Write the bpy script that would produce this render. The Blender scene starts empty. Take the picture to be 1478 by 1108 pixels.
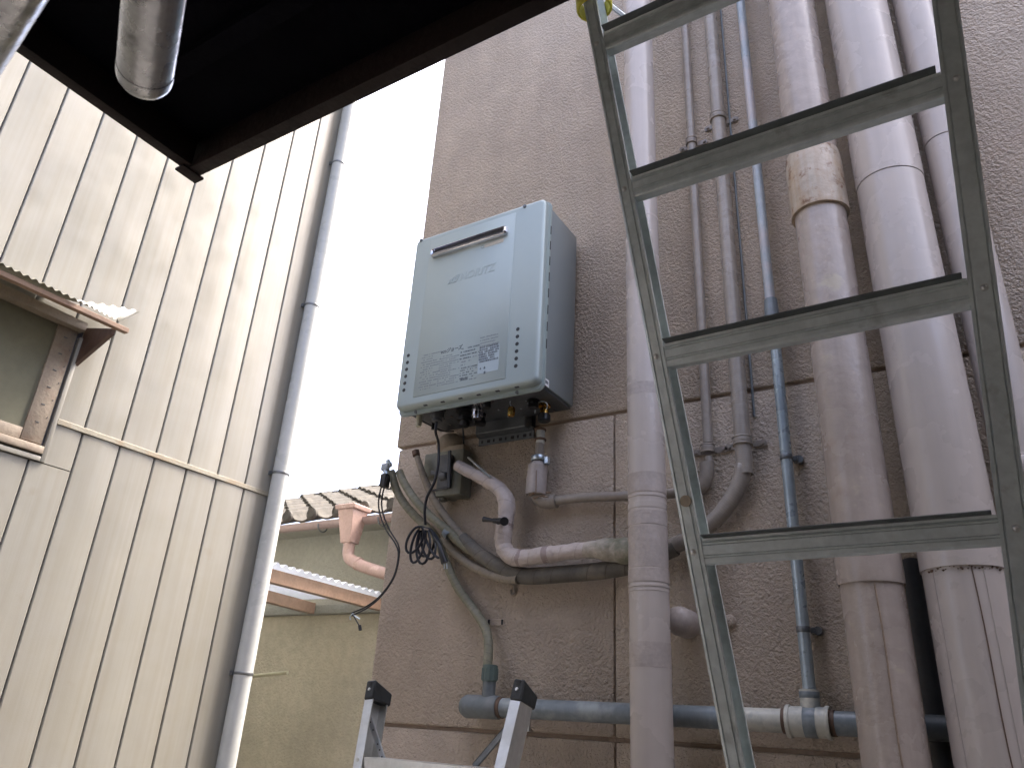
import bpy, bmesh, math, random
from mathutils import Vector, Matrix
random.seed(7)
SC = bpy.context.scene
COL = SC.collection

# ------------------------------------------------------------------ camera
F = 1089.44
EYE = 1.5                                   # eye height above the ground
M = Matrix(((0.85270643, 0.51952753, 0.05461587),
            (0.17184927, -0.37770588, 0.9098385),
            (0.49331488, -0.76643944, -0.41135266)))
cam = bpy.data.cameras.new('camera')
cam.sensor_width = 36
cam.lens = F / 1478 * 36
cam.clip_start = 0.02
cam.clip_end = 500
cam.dof.use_dof = True
cam.dof.focus_distance = 2.0
cam.dof.aperture_fstop = 16
camo = bpy.data.objects.new('camera', cam)
COL.objects.link(camo)
camo.matrix_world = Matrix.Translation((0, 0, EYE)) @ M.transposed().to_4x4()
SC.camera = camo

# ------------------------------------------------------------------ sky, sun, exposure
SUN_EL, SUN_AZ = math.radians(60), math.radians(30)     # azimuth from +Y towards +X
w = bpy.data.worlds.new('World')
SC.world = w
w.use_nodes = True
nt = w.node_tree
sky = nt.nodes.new('ShaderNodeTexSky')
sky.sky_type = 'NISHITA'
sky.sun_disc = False
sky.sun_elevation = SUN_EL
sky.sun_rotation = SUN_AZ
sky.air_density = 0.5
sky.dust_density = 6.5
sky.ozone_density = 0.6
bg = nt.nodes['Background']
bg.inputs['Strength'].default_value = 0.15
nt.links.new(sky.outputs[0], bg.inputs[0])
sl = bpy.data.lights.new('sun', 'SUN')
sl.energy = .5
sl.angle = math.radians(18)
sl.color = (1, 0.91, 0.80)
so = bpy.data.objects.new('sun', sl)
COL.objects.link(so)
sd = Vector((math.sin(SUN_AZ) * math.cos(SUN_EL), math.cos(SUN_AZ) * math.cos(SUN_EL), math.sin(SUN_EL)))
so.rotation_euler = sd.to_track_quat('Z', 'Y').to_euler()
SC.view_settings.view_transform = 'Standard'
SC.view_settings.look = 'None'
SC.view_settings.exposure = 3.2
SC.view_settings.gamma = 1
SC.view_settings.use_curve_mapping = False

# ------------------------------------------------------------------ measuring helpers
def ray(u, v):
    return M.transposed() @ Vector(((u - 739) / F, -(v - 554) / F, -1))
def PY(u, v, Y):
    r = ray(u, v); p = r * (Y / r.y); p.z += EYE; return p
def PX(u, v, X):
    r = ray(u, v); p = r * (X / r.x); p.z += EYE; return p
def PZ(u, v, Z):
    r = ray(u, v); p = r * (Z / r.z); p.z += EYE; return p

# ------------------------------------------------------------------ materials
def lin(c, k=1.0):
    return (c[0] * k, c[1] * k, c[2] * k, 1)

def mat(name, col, rough=.6, metal=0., var=.1, vs=6., bump=(), dirt=(), rvar=.08, streak=None, rings=None, coat=0., spec=.5, trans=0., squash=(1, 1, 1), alpha=1.):
    m = bpy.data.materials.new(name)
    m.use_nodes = True
    t = m.node_tree
    N, L = t.nodes, t.links
    b = N['Principled BSDF']
    tc = N.new('ShaderNodeTexCoord')
    oi = N.new('ShaderNodeObjectInfo')
    mu = N.new('ShaderNodeMath'); mu.operation = 'MULTIPLY'; mu.inputs[1].default_value = 37.
    L.new(oi.outputs['Random'], mu.inputs[0])
    ad = N.new('ShaderNodeVectorMath'); ad.operation = 'ADD'
    L.new(tc.outputs['Object'], ad.inputs[0]); L.new(mu.outputs[0], ad.inputs[1])
    mp = N.new('ShaderNodeMapping'); mp.inputs['Scale'].default_value = squash
    L.new(ad.outputs[0], mp.inputs[0])
    V = mp.outputs[0]
    def noise(scale, detail=4, ro=.55, vec=None):
        n = N.new('ShaderNodeTexNoise'); n.inputs['Scale'].default_value = scale
        n.inputs['Detail'].default_value = detail; n.inputs['Roughness'].default_value = ro
        L.new(vec or V, n.inputs['Vector']); return n.outputs['Fac']
    def ramp(inp, a, b_, ca=(0, 0, 0, 1), cb=(1, 1, 1, 1)):
        r = N.new('ShaderNodeValToRGB'); e = r.color_ramp.elements
        e[0].position = a; e[0].color = ca; e[1].position = b_; e[1].color = cb
        L.new(inp, r.inputs[0]); return r.outputs[0]
    def mix(fac, a, b_, k=1.):
        x = N.new('ShaderNodeMix'); x.data_type = 'RGBA'
        if k != 1.:
            mm = N.new('ShaderNodeMath'); mm.operation = 'MULTIPLY'; mm.inputs[1].default_value = k
            L.new(fac, mm.inputs[0]); fac = mm.outputs[0]
        L.new(fac, x.inputs['Factor'])
        for s, i in ((a, 'A'), (b_, 'B')):
            sock = [q for q in x.inputs if q.name == i and q.type == 'RGBA'][0]
            if isinstance(s, tuple): sock.default_value = s
            else: L.new(s, sock)
        return [q for q in x.outputs if q.type == 'RGBA'][0]
    c = ramp(noise(vs), .3, .7, lin(col, 1 - var), lin(col, 1 + var))
    fa = min(.08, var * .8)
    fine = ramp(noise(vs * 9, 3), .35, .65, (1 - fa, 1 - fa, 1 - fa, 1), (1 + fa * .7, 1 + fa * .7, 1 + fa * .7, 1))
    mm = N.new('ShaderNodeMix'); mm.data_type = 'RGBA'; mm.blend_type = 'MULTIPLY'
    mm.inputs['Factor'].default_value = 1.
    L.new(c, [q for q in mm.inputs if q.name == 'A' and q.type == 'RGBA'][0])
    L.new(fine, [q for q in mm.inputs if q.name == 'B' and q.type == 'RGBA'][0])
    c = [q for q in mm.outputs if q.type == 'RGBA'][0]
    if streak:
        sc_, sz, cs, k = streak
        m2 = N.new('ShaderNodeMapping'); m2.inputs['Scale'].default_value = sz
        L.new(ad.outputs[0], m2.inputs[0])
        c = mix(ramp(noise(sc_, 4, .6, m2.outputs[0]), .36, .82), c, lin(cs), k)
    for (dc, ds, lo, hi, k) in dirt:
        c = mix(ramp(noise(ds, 6, .62), lo, hi), c, lin(dc), k)
    uvn = None
    if rings:
        uv = N.new('ShaderNodeUVMap')
        sx = N.new('ShaderNodeSeparateXYZ'); L.new(uv.outputs[0], sx.inputs[0])
        # spiral tape seams: length + a turn of the angle
        a1 = N.new('ShaderNodeMath'); a1.operation = 'MULTIPLY_ADD'
        a1.inputs[1].default_value = 1. / rings[0]
        L.new(sx.outputs[0], a1.inputs[0]); L.new(sx.outputs[1], a1.inputs[2])
        fr = N.new('ShaderNodeMath'); fr.operation = 'FRACT'; L.new(a1.outputs[0], fr.inputs[0])
        uvn = ramp(fr.outputs[0], 0.0, rings[2])
        c = mix(uvn, lin(rings[1]), c)
    L.new(c, b.inputs['Base Color'])
    r0 = ramp(noise(vs * 2.3, 5), .3, .7, (max(rough - rvar, .03),) * 3 + (1,), (min(rough + rvar, 1),) * 3 + (1,))
    L.new(r0, b.inputs['Roughness'])
    b.inputs['Metallic'].default_value = metal
    b.inputs['Specular IOR Level'].default_value = spec
    b.inputs['Coat Weight'].default_value = coat
    b.inputs['Alpha'].default_value = alpha
    if trans: b.inputs['Transmission Weight'].default_value = trans
    last = None
    blist = list(bump)
    for (bs, bd, det) in blist:
        bn = N.new('ShaderNodeBump'); bn.inputs['Strength'].default_value = 1.; bn.inputs['Distance'].default_value = bd
        L.new(noise(bs, det, .55), bn.inputs['Height'])
        if last: L.new(last, bn.inputs['Normal'])
        last = bn.outputs[0]
    if uvn is not None:
        bn = N.new('ShaderNodeBump'); bn.inputs['Distance'].default_value = rings[3] if len(rings) > 3 else .001
        L.new(uvn, bn.inputs['Height'])
        if last: L.new(last, bn.inputs['Normal'])
        last = bn.outputs[0]
    if last: L.new(last, b.inputs['Normal'])
    return m

RUST = (.16, .07, .025)
MT = dict(
    stucco=mat('pink_stucco', (.52, .43, .335), .45, var=.10, vs=1.3, bump=((115, .0085, 2), (280, .0040, 2), (7, .003, 2)),
               dirt=(((.32, .25, .20), 2.2, .52, .74, .5), ((.50, .40, .35), 5, .58, .8, .35)), streak=(4, (3, 3, .3), (.33, .265, .205), .5), spec=.6, rvar=.12),
    groove=mat('groove_mortar', (.29, .22, .165), .9, bump=((90, .004, 3),)),
    siding=mat('cream_siding_paint', (.268, .264, .228), .38, var=.02, vs=2.2, bump=((3.0, .0035, 2), (300, .0003, 2)),
               streak=(9, (3, 5, .10), (.205, .185, .145), .55), dirt=(((.20, .165, .115), 6.0, .66, .80, .4), ((.28, .285, .28), 4.5, .4, .8, .3)), rvar=.1),
    sidtrim=mat('aged_trim_strip', (.27, .255, .20), .5, var=.12, vs=9, dirt=(((.25, .17, .09), 7, .5, .68, .7),), bump=((60, .001, 3),)),
    gap=mat('joint_backing', (.10, .10, .115), .8),
    pipepink=mat('pink_pipe_paint', (.51, .46, .425), .27, var=.025, vs=3, bump=((5, .0012, 2),),
                 streak=(14, (4, 4, .12), (.41, .37, .33), .4), dirt=(((.36, .30, .26), 30, .64, .78, .4),), spec=.5, rvar=.1),
    pipepeel=mat('peeling_pink_pipe_paint', (.43, .37, .33), .28, var=.08, vs=4, bump=((6, .002, 2), (30, .0018, 4)),
                 streak=(10, (4, 4, .12), (.31, .265, .225), .6), dirt=(((.55, .50, .36), 9, .64, .70, .5), ((.33, .25, .20), 14, .60, .70, .4)), rvar=.1),
    rustband=mat('rust_stained_collar', (.46, .41, .34), .45, var=.1, vs=8, bump=((40, .002, 4),),
                 dirt=(((.36, .22, .09), 7, .42, .62, .6), (RUST, 30, .56, .66, .9)), streak=(9, (8, 8, .5), (.30, .16, .06), .5)),
    wrap=mat('painted_tape_wrap', (.54, .47, .43), .4, var=.05, vs=9, bump=((22, .009, 3), (80, .003, 4)), rings=(.045, (.34, .27, .25), .05),
             dirt=(((.36, .30, .27), 12, .55, .7, .5),)),
    tape=mat('pink_tape_band', (.44, .39, .36), .42, var=.08, vs=12, bump=((30, .003, 4),), dirt=(((.34, .28, .24), 14, .58, .72, .5),)),
    moss=mat('mossy_tape_bulge', (.47, .42, .36), .6, var=.14, vs=14, bump=((25, .006, 4),), dirt=(((.10, .115, .06), 12, .42, .62, .85),)),
    conduit=mat('brown_pink_conduit', (.30, .265, .225), .36, var=.1, vs=7, bump=((60, .0008, 3),), dirt=(((.22, .17, .145), 10, .5, .7, .5),), rvar=.1),
    banded=mat('banded_tape_conduit', (.31, .275, .235), .3, var=.1, vs=7, rings=(.006, (.27, .24, .205), .3, .00025), dirt=(((.48, .44, .43), 14, .6, .7, .4),)),
    greywrap=mat('grey_weathered_wrap', (.135, .125, .105), .6, var=.2, vs=12, rings=(.05, (.08, .075, .06), .06), bump=((40, .003, 4),), dirt=(((.26, .22, .17), 14, .5, .7, .6),)),
    hose=mat('olive_hose', (.235, .225, .155), .55, var=.14, vs=14, rings=(.019, (.12, .11, .08), .10), bump=((60, .001, 3),), dirt=(((.36, .34, .27), 20, .55, .7, .5),)),
    hosetan=mat('tan_hose_wrap', (.28, .24, .185), .6, var=.14, vs=14, rings=(.04, (.15, .13, .10), .05), bump=((50, .002, 3),)),
    bluegrey=mat('blue_grey_vinyl_pipe', (.19, .225, .245), .36, var=.12, vs=8, bump=((60, .0005, 3),), dirt=(((.42, .46, .46), 9, .52, .66, .6), ((.09, .11, .12), 22, .66, .72, .7)), streak=(6, (6, 6, .4), (.10, .12, .13), .4)),
    galv=mat('bluish_galvanised_pipe', (.40, .47, .50), .30, metal=.35, var=.1, vs=9, dirt=(((.12, .15, .16), 26, .64, .70, .8),), streak=(9, (6, 6, .2), (.24, .31, .36), .6)),
    bluepale=mat('pale_blue_painted_pipe', (.40, .45, .48), .34, var=.1, vs=9, dirt=(((.54, .47, .45), 5, .48, .60, .7), ((.12, .14, .15), 24, .66, .72, .8)), streak=(7, (8, 8, .3), (.23, .30, .36), .5)),
    cream=mat('cream_pipe_paint', (.52, .52, .46), .42, var=.08, vs=11, dirt=(((.24, .27, .28), 13, .48, .60, .75), ((.25, .17, .10), 17, .64, .74, .5))),
    greyfit=mat('grey_vinyl_fitting', (.15, .175, .185), .48, var=.1, vs=11, dirt=(((.26, .27, .26), 14, .55, .7, .5),), bump=((60, .0008, 3),)),
    greenfit=mat('green_grey_cap_fitting', (.11, .155, .14), .5, var=.12, vs=14, dirt=(((.24, .26, .21), 14, .55, .7, .5),)),
    lightpipe=mat('pale_downpipe', (.43, .455, .45), .30, var=.05, vs=3, dirt=(((.42, .44, .45), 4, .55, .72, .4),), bump=((4, .001, 2),)),
    lip=mat('shade_toned_nosing', (.11, .125, .125), .5, metal=.3, var=.12, vs=20),  # same metal as the treads, darkened for the shade on its down-facing side
    alu=mat('weathered_aluminium', (.63, .69, .69), .40, metal=.45, var=.10, vs=9, bump=((160, .0003, 3),), streak=(30, (1.2, 6, .25), (.36, .43, .43), .5),
            dirt=(((.26, .28, .27), 16, .60, .72, .6), ((.62, .64, .60), 40, .64, .72, .4)), rvar=.1),
    alulight=mat('light_aluminium', (.62, .63, .61), .38, metal=.8, var=.08, vs=9, streak=(30, (2, 6, .25), (.48, .49, .48), .5), dirt=(((.36, .37, .35), 18, .6, .72, .5),), rvar=.1),
    steel=mat('scuffed_steel_pole', (.36, .37, .385), .26, metal=.95, var=.1, vs=18, bump=((60, .0006, 4),), dirt=(((.10, .10, .10), 22, .56, .66, .75),), rvar=.1),
    zinc=mat('zinc_plate', (.52, .60, .66), .33, metal=.85, var=.1, vs=30, rvar=.1),
    dzinc=mat('dull_zinc_plate', (.17, .185, .195), .42, metal=.6, var=.12, vs=30, rvar=.1),
    rubber=mat('black_rubber', (.022, .026, .028), .5, var=.2, vs=30, bump=((140, .0005, 3),), dirt=(((.07, .075, .075), 30, .55, .7, .5),)),
    black=mat('black_plastic', (.012, .013, .015), .38, var=.1),
    cable=mat('black_cable_sheath', (.014, .016, .022), .35, var=.2, vs=20),
    yellow=mat('yellow_strap', (.50, .47, .05), .6, var=.12, vs=40, bump=((200, .0008, 3),)),
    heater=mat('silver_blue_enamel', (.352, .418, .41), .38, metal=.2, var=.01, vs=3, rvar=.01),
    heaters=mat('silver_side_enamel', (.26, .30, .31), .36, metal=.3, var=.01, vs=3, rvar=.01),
    plateund=mat('heater_base_plate', (.10, .11, .12), .42, metal=.5, var=.12, vs=10, dirt=(((.09, .09, .10), 12, .55, .7, .6),)),
    chrome=mat('satin_steel_trim', (.62, .62, .66), .18, metal=1., var=.04),
    brass=mat('brass_fitting', (.62, .38, .10), .24, metal=1., var=.1, vs=60),
    print=mat('grey_print', (.10, .12, .135), .5, var=.03),
    printl=mat('pale_grey_print', (.21, .24, .255), .5, var=.03),
    tan=mat('faded_sticker', (.50, .48, .41), .5, var=.05, vs=60),
    labelgrey=mat('label_film', (.37, .44, .46), .4, metal=.2, var=.02),
    white=mat('white_sticker', (.72, .74, .76), .45, var=.02),
    ivory=mat('ivory_plastic', (.52, .50, .38), .45, var=.08, vs=30),
    boxg=mat('grey_green_plastic', (.20, .205, .165), .5, var=.1, vs=12, dirt=(((.10, .10, .085), 14, .5, .7, .5),)),
    boxd=mat('dark_grey_plastic', (.085, .09, .095), .45, var=.1, vs=12),
    putty=mat('beige_sealing_putty', (.34, .285, .21), .7, var=.12, vs=16, bump=((30, .006, 4),), dirt=(((.22, .17, .12), 14, .5, .7, .5),)),
    brownmetal=mat('rusty_brown_cap', (.12, .075, .05), .6, var=.25, vs=60, bump=((100, .001, 3),)),
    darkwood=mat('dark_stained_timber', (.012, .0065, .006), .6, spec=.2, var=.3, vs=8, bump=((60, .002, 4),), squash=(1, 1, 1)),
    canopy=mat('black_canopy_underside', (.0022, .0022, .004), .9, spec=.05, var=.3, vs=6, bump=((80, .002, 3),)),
    oldwood=mat('weathered_timber', (.24, .20, .15), .62, var=.16, vs=10, bump=((60, .0015, 4),), dirt=(((.18, .11, .07), 12, .55, .72, .6),)),
    orangewood=mat('orange_brown_timber', (.25, .165, .11), .55, var=.2, vs=9, bump=((60, .0015, 4),), dirt=(((.12, .065, .04), 9, .55, .7, .6),)),
    brownplate=mat('dark_brown_bracket', (.085, .05, .038), .6, var=.25, vs=14, bump=((50, .001, 4),)),
    pane=mat('frosted_window_glass', (.15, .15, .11), .7, spec=.08, var=.06, vs=3),
    poly=mat('weathered_corrugated_plastic', (.36, .35, .28), .45, var=.08, vs=8, dirt=(((.27, .24, .17), 9, .5, .7, .5),), trans=.3),
    polywhite=mat('translucent_corrugated_sheet', (.68, .72, .76), .4, var=.06, vs=4, trans=.85),
    tile=mat('grey_roof_tile', (.075, .072, .064), .85, spec=.15, var=.2, vs=9, bump=((40, .002, 3),), dirt=(((.13, .12, .10), 11, .5, .7, .6),)),
    gutter=mat('brown_pink_gutter', (.27, .20, .18), .45, var=.08, vs=5),
    salmon=mat('salmon_vinyl', (.38, .265, .225), .45, var=.1, vs=8, dirt=(((.64, .50, .44), 11, .56, .7, .6),)),
    farwall=mat('grey_mortar_wall', (.31, .31, .26), .85, var=.08, vs=3, bump=((60, .006, 3),)),
    beigewall=mat('beige_mortar_wall', (.45, .41, .295), .85, var=.12, vs=2.2, bump=((60, .008, 3),), streak=(2, (3, 3, .4), (.38, .34, .24), .4)),
    plaster=mat('dull_house_plaster', (.20, .18, .16), .85, var=.1, vs=2, bump=((60, .004, 3),)),
    ground=mat('concrete_ground', (.24, .23, .215), .85, var=.14, vs=1.2, bump=((40, .003, 4),)),
    bamboo=mat('pale_rod', (.42, .40, .26), .5, var=.1, vs=20),
)

# ------------------------------------------------------------------ object helpers
def wloc(o):
    p = Vector((0, 0, 0))
    while o:
        p += o.location; o = o.parent
    return p

def obj(name, bm, m, parent=None, angle=35, flat=False, kind=None, label=None):
    me = bpy.data.meshes.new(name)
    bmesh.ops.recalc_face_normals(bm, faces=bm.faces)
    bm.to_mesh(me); bm.free()
    xs = [v.co for v in me.vertices]
    lo = Vector((min(c.x for c in xs), min(c.y for c in xs), min(c.z for c in xs)))
    hi = Vector((max(c.x for c in xs), max(c.y for c in xs), max(c.z for c in xs)))
    c = (lo + hi) / 2
    me.transform(Matrix.Translation(-c))
    if not flat:
        for p in me.polygons: p.use_smooth = True
        me.set_sharp_from_angle(angle=math.radians(angle))
    me.materials.append(MT[m])
    o = bpy.data.objects.new(name, me)
    COL.objects.link(o)
    if parent:
        o.parent = parent; o.location = c - wloc(parent)
    else:
        o.location = c
    if kind: o['kind'] = kind
    if label: o['label'] = label
    return o

def thing(name, loc, label, cat, group=None):
    o = bpy.data.objects.new(name, None)
    o.empty_display_size = .1
    COL.objects.link(o); o.location = loc
    o['label'] = label; o['category'] = cat
    if group: o['group'] = group
    return o

def tag(o, label, cat, group=None):
    o['label'] = label; o['category'] = cat
    if group: o['group'] = group
    return o

def merge(dst, src, mx=None):
    me = bpy.data.meshes.new('tmp')
    if mx is not None: bmesh.ops.transform(src, matrix=mx, verts=src.verts)
    src.to_mesh(me); src.free(); dst.from_mesh(me); bpy.data.meshes.remove(me)

def box(bm, lo, hi, bev=0., seg=2, mx=None):
    lo, hi = Vector(lo), Vector(hi)
    t = bmesh.new()
    bmesh.ops.create_cube(t, size=1)
    s = hi - lo
    bmesh.ops.transform(t, matrix=Matrix.Translation((lo + hi) / 2) @ Matrix.Diagonal((abs(s.x), abs(s.y), abs(s.z), 1)), verts=t.verts)
    if bev: bmesh.ops.bevel(t, geom=list(t.edges), offset=bev, segments=seg, affect='EDGES', profile=.5)
    merge(bm, t, mx)

def hexa(bm, P8, bev=0.):
    """eight corners: bottom loop of four, then top loop of four"""
    t = bmesh.new()
    v = [t.verts.new(p) for p in P8]
    for f in ((0, 1, 2, 3), (4, 5, 6, 7), (0, 1, 5, 4), (1, 2, 6, 5), (2, 3, 7, 6), (3, 0, 4, 7)):
        t.faces.new([v[i] for i in f])
    bmesh.ops.recalc_face_normals(t, faces=t.faces)
    if bev: bmesh.ops.bevel(t, geom=list(t.edges), offset=bev, segments=1, affect='EDGES')
    merge(bm, t)

def beam(bm, a, b, wid, hei, up=(0, 0, 1), bev=.002):
    a, b = Vector(a), Vector(b)
    d = (b - a).normalized()
    s = d.cross(Vector(up)).normalized() * wid / 2
    u = s.cross(d).normalized() * hei / 2
    hexa(bm, [a - s - u, a + s - u, a + s + u, a - s + u, b - s - u, b + s - u, b + s + u, b - s + u], bev)

def catmull(pts, step):
    P = [Vector(p) for p in pts]
    if len(P) < 3: 
        n = max(1, int((P[1] - P[0]).length / step)); return [P[0].lerp(P[1], i / n) for i in range(n + 1)]
    P = [P[0] * 2 - P[1]] + P + [P[-1] * 2 - P[-2]]
    out = []
    for i in range(1, len(P) - 2):
        p0, p1, p2, p3 = P[i - 1:i + 3]
        n = max(2, int((p2 - p1).length / step))
        for k in range(n):
            t = k / n
            out.append(.5 * ((2 * p1) + (-p0 + p2) * t + (2 * p0 - 5 * p1 + 4 * p2 - p3) * t * t + (-p0 + 3 * p1 - 3 * p2 + p3) * t ** 3))
    out.append(P[-2])
    return out

def tube(bm, pts, r, n=16, step=.012, curve=True, cap=True, rmod=None):
    """r: a radius or a list of (fraction, radius)"""
    Q = catmull(pts, step) if curve else [Vector(p) for p in pts]
    uvl = bm.loops.layers.uv.verify()
    L = [0.]
    for a, b in zip(Q, Q[1:]): L.append(L[-1] + (b - a).length)
    T = []
    for i in range(len(Q)):
        a = Q[max(i - 1, 0)]; b = Q[min(i + 1, len(Q) - 1)]
        T.append((b - a).normalized())
    ref = Vector((0, 1, 0)) if abs(T[0].y) < .8 else Vector((1, 0, 0))
    nrm = (ref - T[0] * ref.dot(T[0])).normalized()
    rows = []
    for i, (p, t) in enumerate(zip(Q, T)):
        nrm = (nrm - t * nrm.dot(t)).normalized()
        bi = t.cross(nrm)
        if isinstance(r, (int, float)): rr = r
        else:
            f = L[i] / L[-1]; rr = r[-1][1]
            for (f0, r0), (f1, r1) in zip(r, r[1:]):
                if f0 <= f <= f1: rr = r0 + (r1 - r0) * ((f - f0) / max(f1 - f0, 1e-9)); break
        if rmod: rr *= rmod(L[i])
        rows.append([bm.verts.new(p + (nrm * math.cos(a) + bi * math.sin(a)) * rr) for a in [2 * math.pi * k / n for k in range(n)]])
    for i in range(len(rows) - 1):
        for k in range(n):
            k2 = (k + 1) % n
            f = bm.faces.new((rows[i][k], rows[i][k2], rows[i + 1][k2], rows[i + 1][k]))
            for lp, (li, kk) in zip(f.loops, ((i, k), (i, k + 1), (i + 1, k + 1), (i + 1, k))):
                lp[uvl].uv = (L[li], kk / n)
    if cap:
        bm.faces.new(rows[0]); bm.faces.new(rows[-1])
    return Q

def cyl(bm, a, b, r, n=20, r2=None, bev=0):
    t = bmesh.new()
    a, b = Vector(a), Vector(b)
    d = b - a
    bmesh.ops.create_cone(t, cap_ends=True, segments=n, radius1=r, radius2=r if r2 is None else r2, depth=d.length)
    if bev: 
        ed = [e for e in t.edges if len(e.link_faces) == 2 and any(len(f.verts) > 4 for f in e.link_faces)]
        bmesh.ops.bevel(t, geom=ed, offset=bev, segments=2, affect='EDGES')
    q = d.to_track_quat('Z', 'Y').to_matrix().to_4x4()
    merge(bm, t, Matrix.Translation((a + b) / 2) @ q)

def ringband(bm, c, axis, r, th, wid, n=28):
    """a flat band round a pipe"""
    axis = Vector(axis).normalized()
    prof = [(-wid / 2, r), (-wid / 2, r + th * .8), (-wid / 2 + th * .3, r + th), (wid / 2 - th * .3, r + th), (wid / 2, r + th * .8), (wid / 2, r)]
    ref = Vector((0, 1, 0)) if abs(axis.y) < .8 else Vector((1, 0, 0))
    x = (ref - axis * ref.dot(axis)).normalized(); y = axis.cross(x)
    rows = []
    for k in range(n):
        a = 2 * math.pi * k / n
        d = x * math.cos(a) + y * math.sin(a)
        rows.append([bm.verts.new(Vector(c) + axis * h + d * q) for h, q in prof])
    for k in range(n):
        A, B = rows[k], rows[(k + 1) % n]
        for i in range(len(prof)):
            j = (i + 1) % len(prof)
            bm.faces.new((A[i], A[j], B[j], B[i]))

def dome(bm, c, r, axis=(0, -1, 0), sc=1., n=14, m=5):
    t = bmesh.new()
    bmesh.ops.create_uvsphere(t, u_segments=n, v_segments=2 * m, radius=r)
    bmesh.ops.delete(t, geom=[v for v in t.verts if v.co.z < -1e-5], context='VERTS')
    q = Vector(axis).to_track_quat('Z', 'Y').to_matrix().to_4x4()
    merge(bm, t, Matrix.Translation(c) @ q @ Matrix.Diagonal((1, 1, sc, 1)))

def extrude_prof(bm, prof, a, b, ux, uy, closed=True, cap=True):
    a, b, ux, uy = Vector(a), Vector(b), Vector(ux), Vector(uy)
    A = [bm.verts.new(a + ux * x + uy * y) for x, y in prof]
    B = [bm.verts.new(b + ux * x + uy * y) for x, y in prof]
    n = len(prof)
    for i in range(n if closed else n - 1):
        j = (i + 1) % n
        bm.faces.new((A[i], A[j], B[j], B[i]))
    if cap and closed:
        bm.faces.new(A); bm.faces.new(B)

E_ = EYE
YW = 1.745                                  # face of the pink wall
# ------------------------------------------------------------------ ground
bm = bmesh.new()
for x0 in range(-40, 40, 8):
    for y0 in range(-40, 60, 10):
        vs = [bm.verts.new(p) for p in ((x0, y0, 0), (x0 + 8, y0, 0), (x0 + 8, y0 + 10, 0), (x0, y0 + 10, 0))]
        bm.faces.new(vs)
bmesh.ops.remove_doubles(bm, verts=bm.verts, dist=1e-4)
g = obj('ground', bm, 'ground', flat=True, kind='structure')

# ------------------------------------------------------------------ pink building
B = thing('pink_building', (1, YW, 0), 'pink rough stucco building whose wall carries the gas water heater and pipes', 'building')
XE, XR, ZT, YB = -1.551, 4.5, E_ + 5.6, 3.8
ZG, ZL = E_ + .787, E_ - .017
bm = bmesh.new(); box(bm, (-1.52, YW + .009, .0), (XR - .01, YB, ZT - .02)); obj('wall_core', bm, 'groove', B, flat=True)
def panel(x0, x1, z0, z1, name='wall_panel', y=YW):
    bm = bmesh.new(); box(bm, (x0, y, z0), (x1, y + .05, z1), .006, 2); return obj(name, bm, 'stucco', B)
panel(XE, XR, ZG + .0045, ZT)
panel(-1.538, -.790, ZL + .005, ZG - .0045)
panel(-.7870, XR, ZL + .005, ZG - .0045)
panel(-1.53, -.790, .25, ZL - .004, y=YW + .002)
panel(-.7870, XR, .25, ZL - .004, y=YW + .003)
panel(-1.50, XR, 0.0, .243)
bm = bmesh.new(); box(bm, (XE, YW + .053, ZG + .0045), (-1.515, YB, ZT), .004); obj('side_wall_panel', bm, 'stucco', B)
bm = bmesh.new(); box(bm, (-1.536, YW + .053, 0), (-1.514, YB, ZG - .0045), .004); obj('side_wall_panel', bm, 'stucco', B)
bm = bmesh.new(); box(bm, (XE - .03, YW - .03, ZT + .001), (XR + .03, YB + .03, ZT + .12), .01); obj('parapet_cap', bm, 'tape', B)

# ------------------------------------------------------------------ siding house on the left
XS = -3.3
YC = .824 * 3.3                              # its corner
H = thing('siding_house', (XS, YC, 0), 'cream metal sided house with upright boards and a small awning window', 'building')
SP = .0545 * 3.3
joints = [.774 * 3.3 - SP * k for k in range(0, 22)]
ZTR = E_ + .328 * 3.3                        # trim strip
ZH = E_ + 4.9
bm = bmesh.new(); box(bm, (-9, joints[-1] - .2, 0), (XS - .016, YC - .015, ZH)); obj('wall_core', bm, 'gap', H, flat=True)

# window opening limits
WY1 = 1.523; WZ0 = E_ + .895; WZ1 = E_ + 1.53; WY0 = WY1 - 1.15
def board(y0, y1, z0, z1):
    """one upright board with folded edges, slightly crowned"""
    bm = bmesh.new()
    g_ = .0035
    y0 += g_; y1 -= g_
    prof = [(-.014, y0), (-.004, y0), (0, y0 + .004), (.0018, y0 + (y1 - y0) * .3), (.0022, (y0 + y1) / 2), (.0018, y0 + (y1 - y0) * .7), (0, y1 - .004), (-.004, y1), (-.014, y1)]
    n = max(2, int((z1 - z0) / .35))
    rows = []
    for i in range(n + 1):
        z = z0 + (z1 - z0) * i / n
        wv = math.sin(z * 2.1 + y0 * 9) * .0012
        rows.append([bm.verts.new((XS + x + (wv if x > 0 else 0), y, z)) for x, y in prof])
    for a, b in zip(rows, rows[1:]):
        for i in range(len(prof) - 1):
            bm.faces.new((a[i], a[i + 1], b[i + 1], b[i]))
    bm.faces.new(rows[0]); bm.faces.new(rows[-1])
    obj('siding_board', bm, 'siding', H, angle=25)
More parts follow.
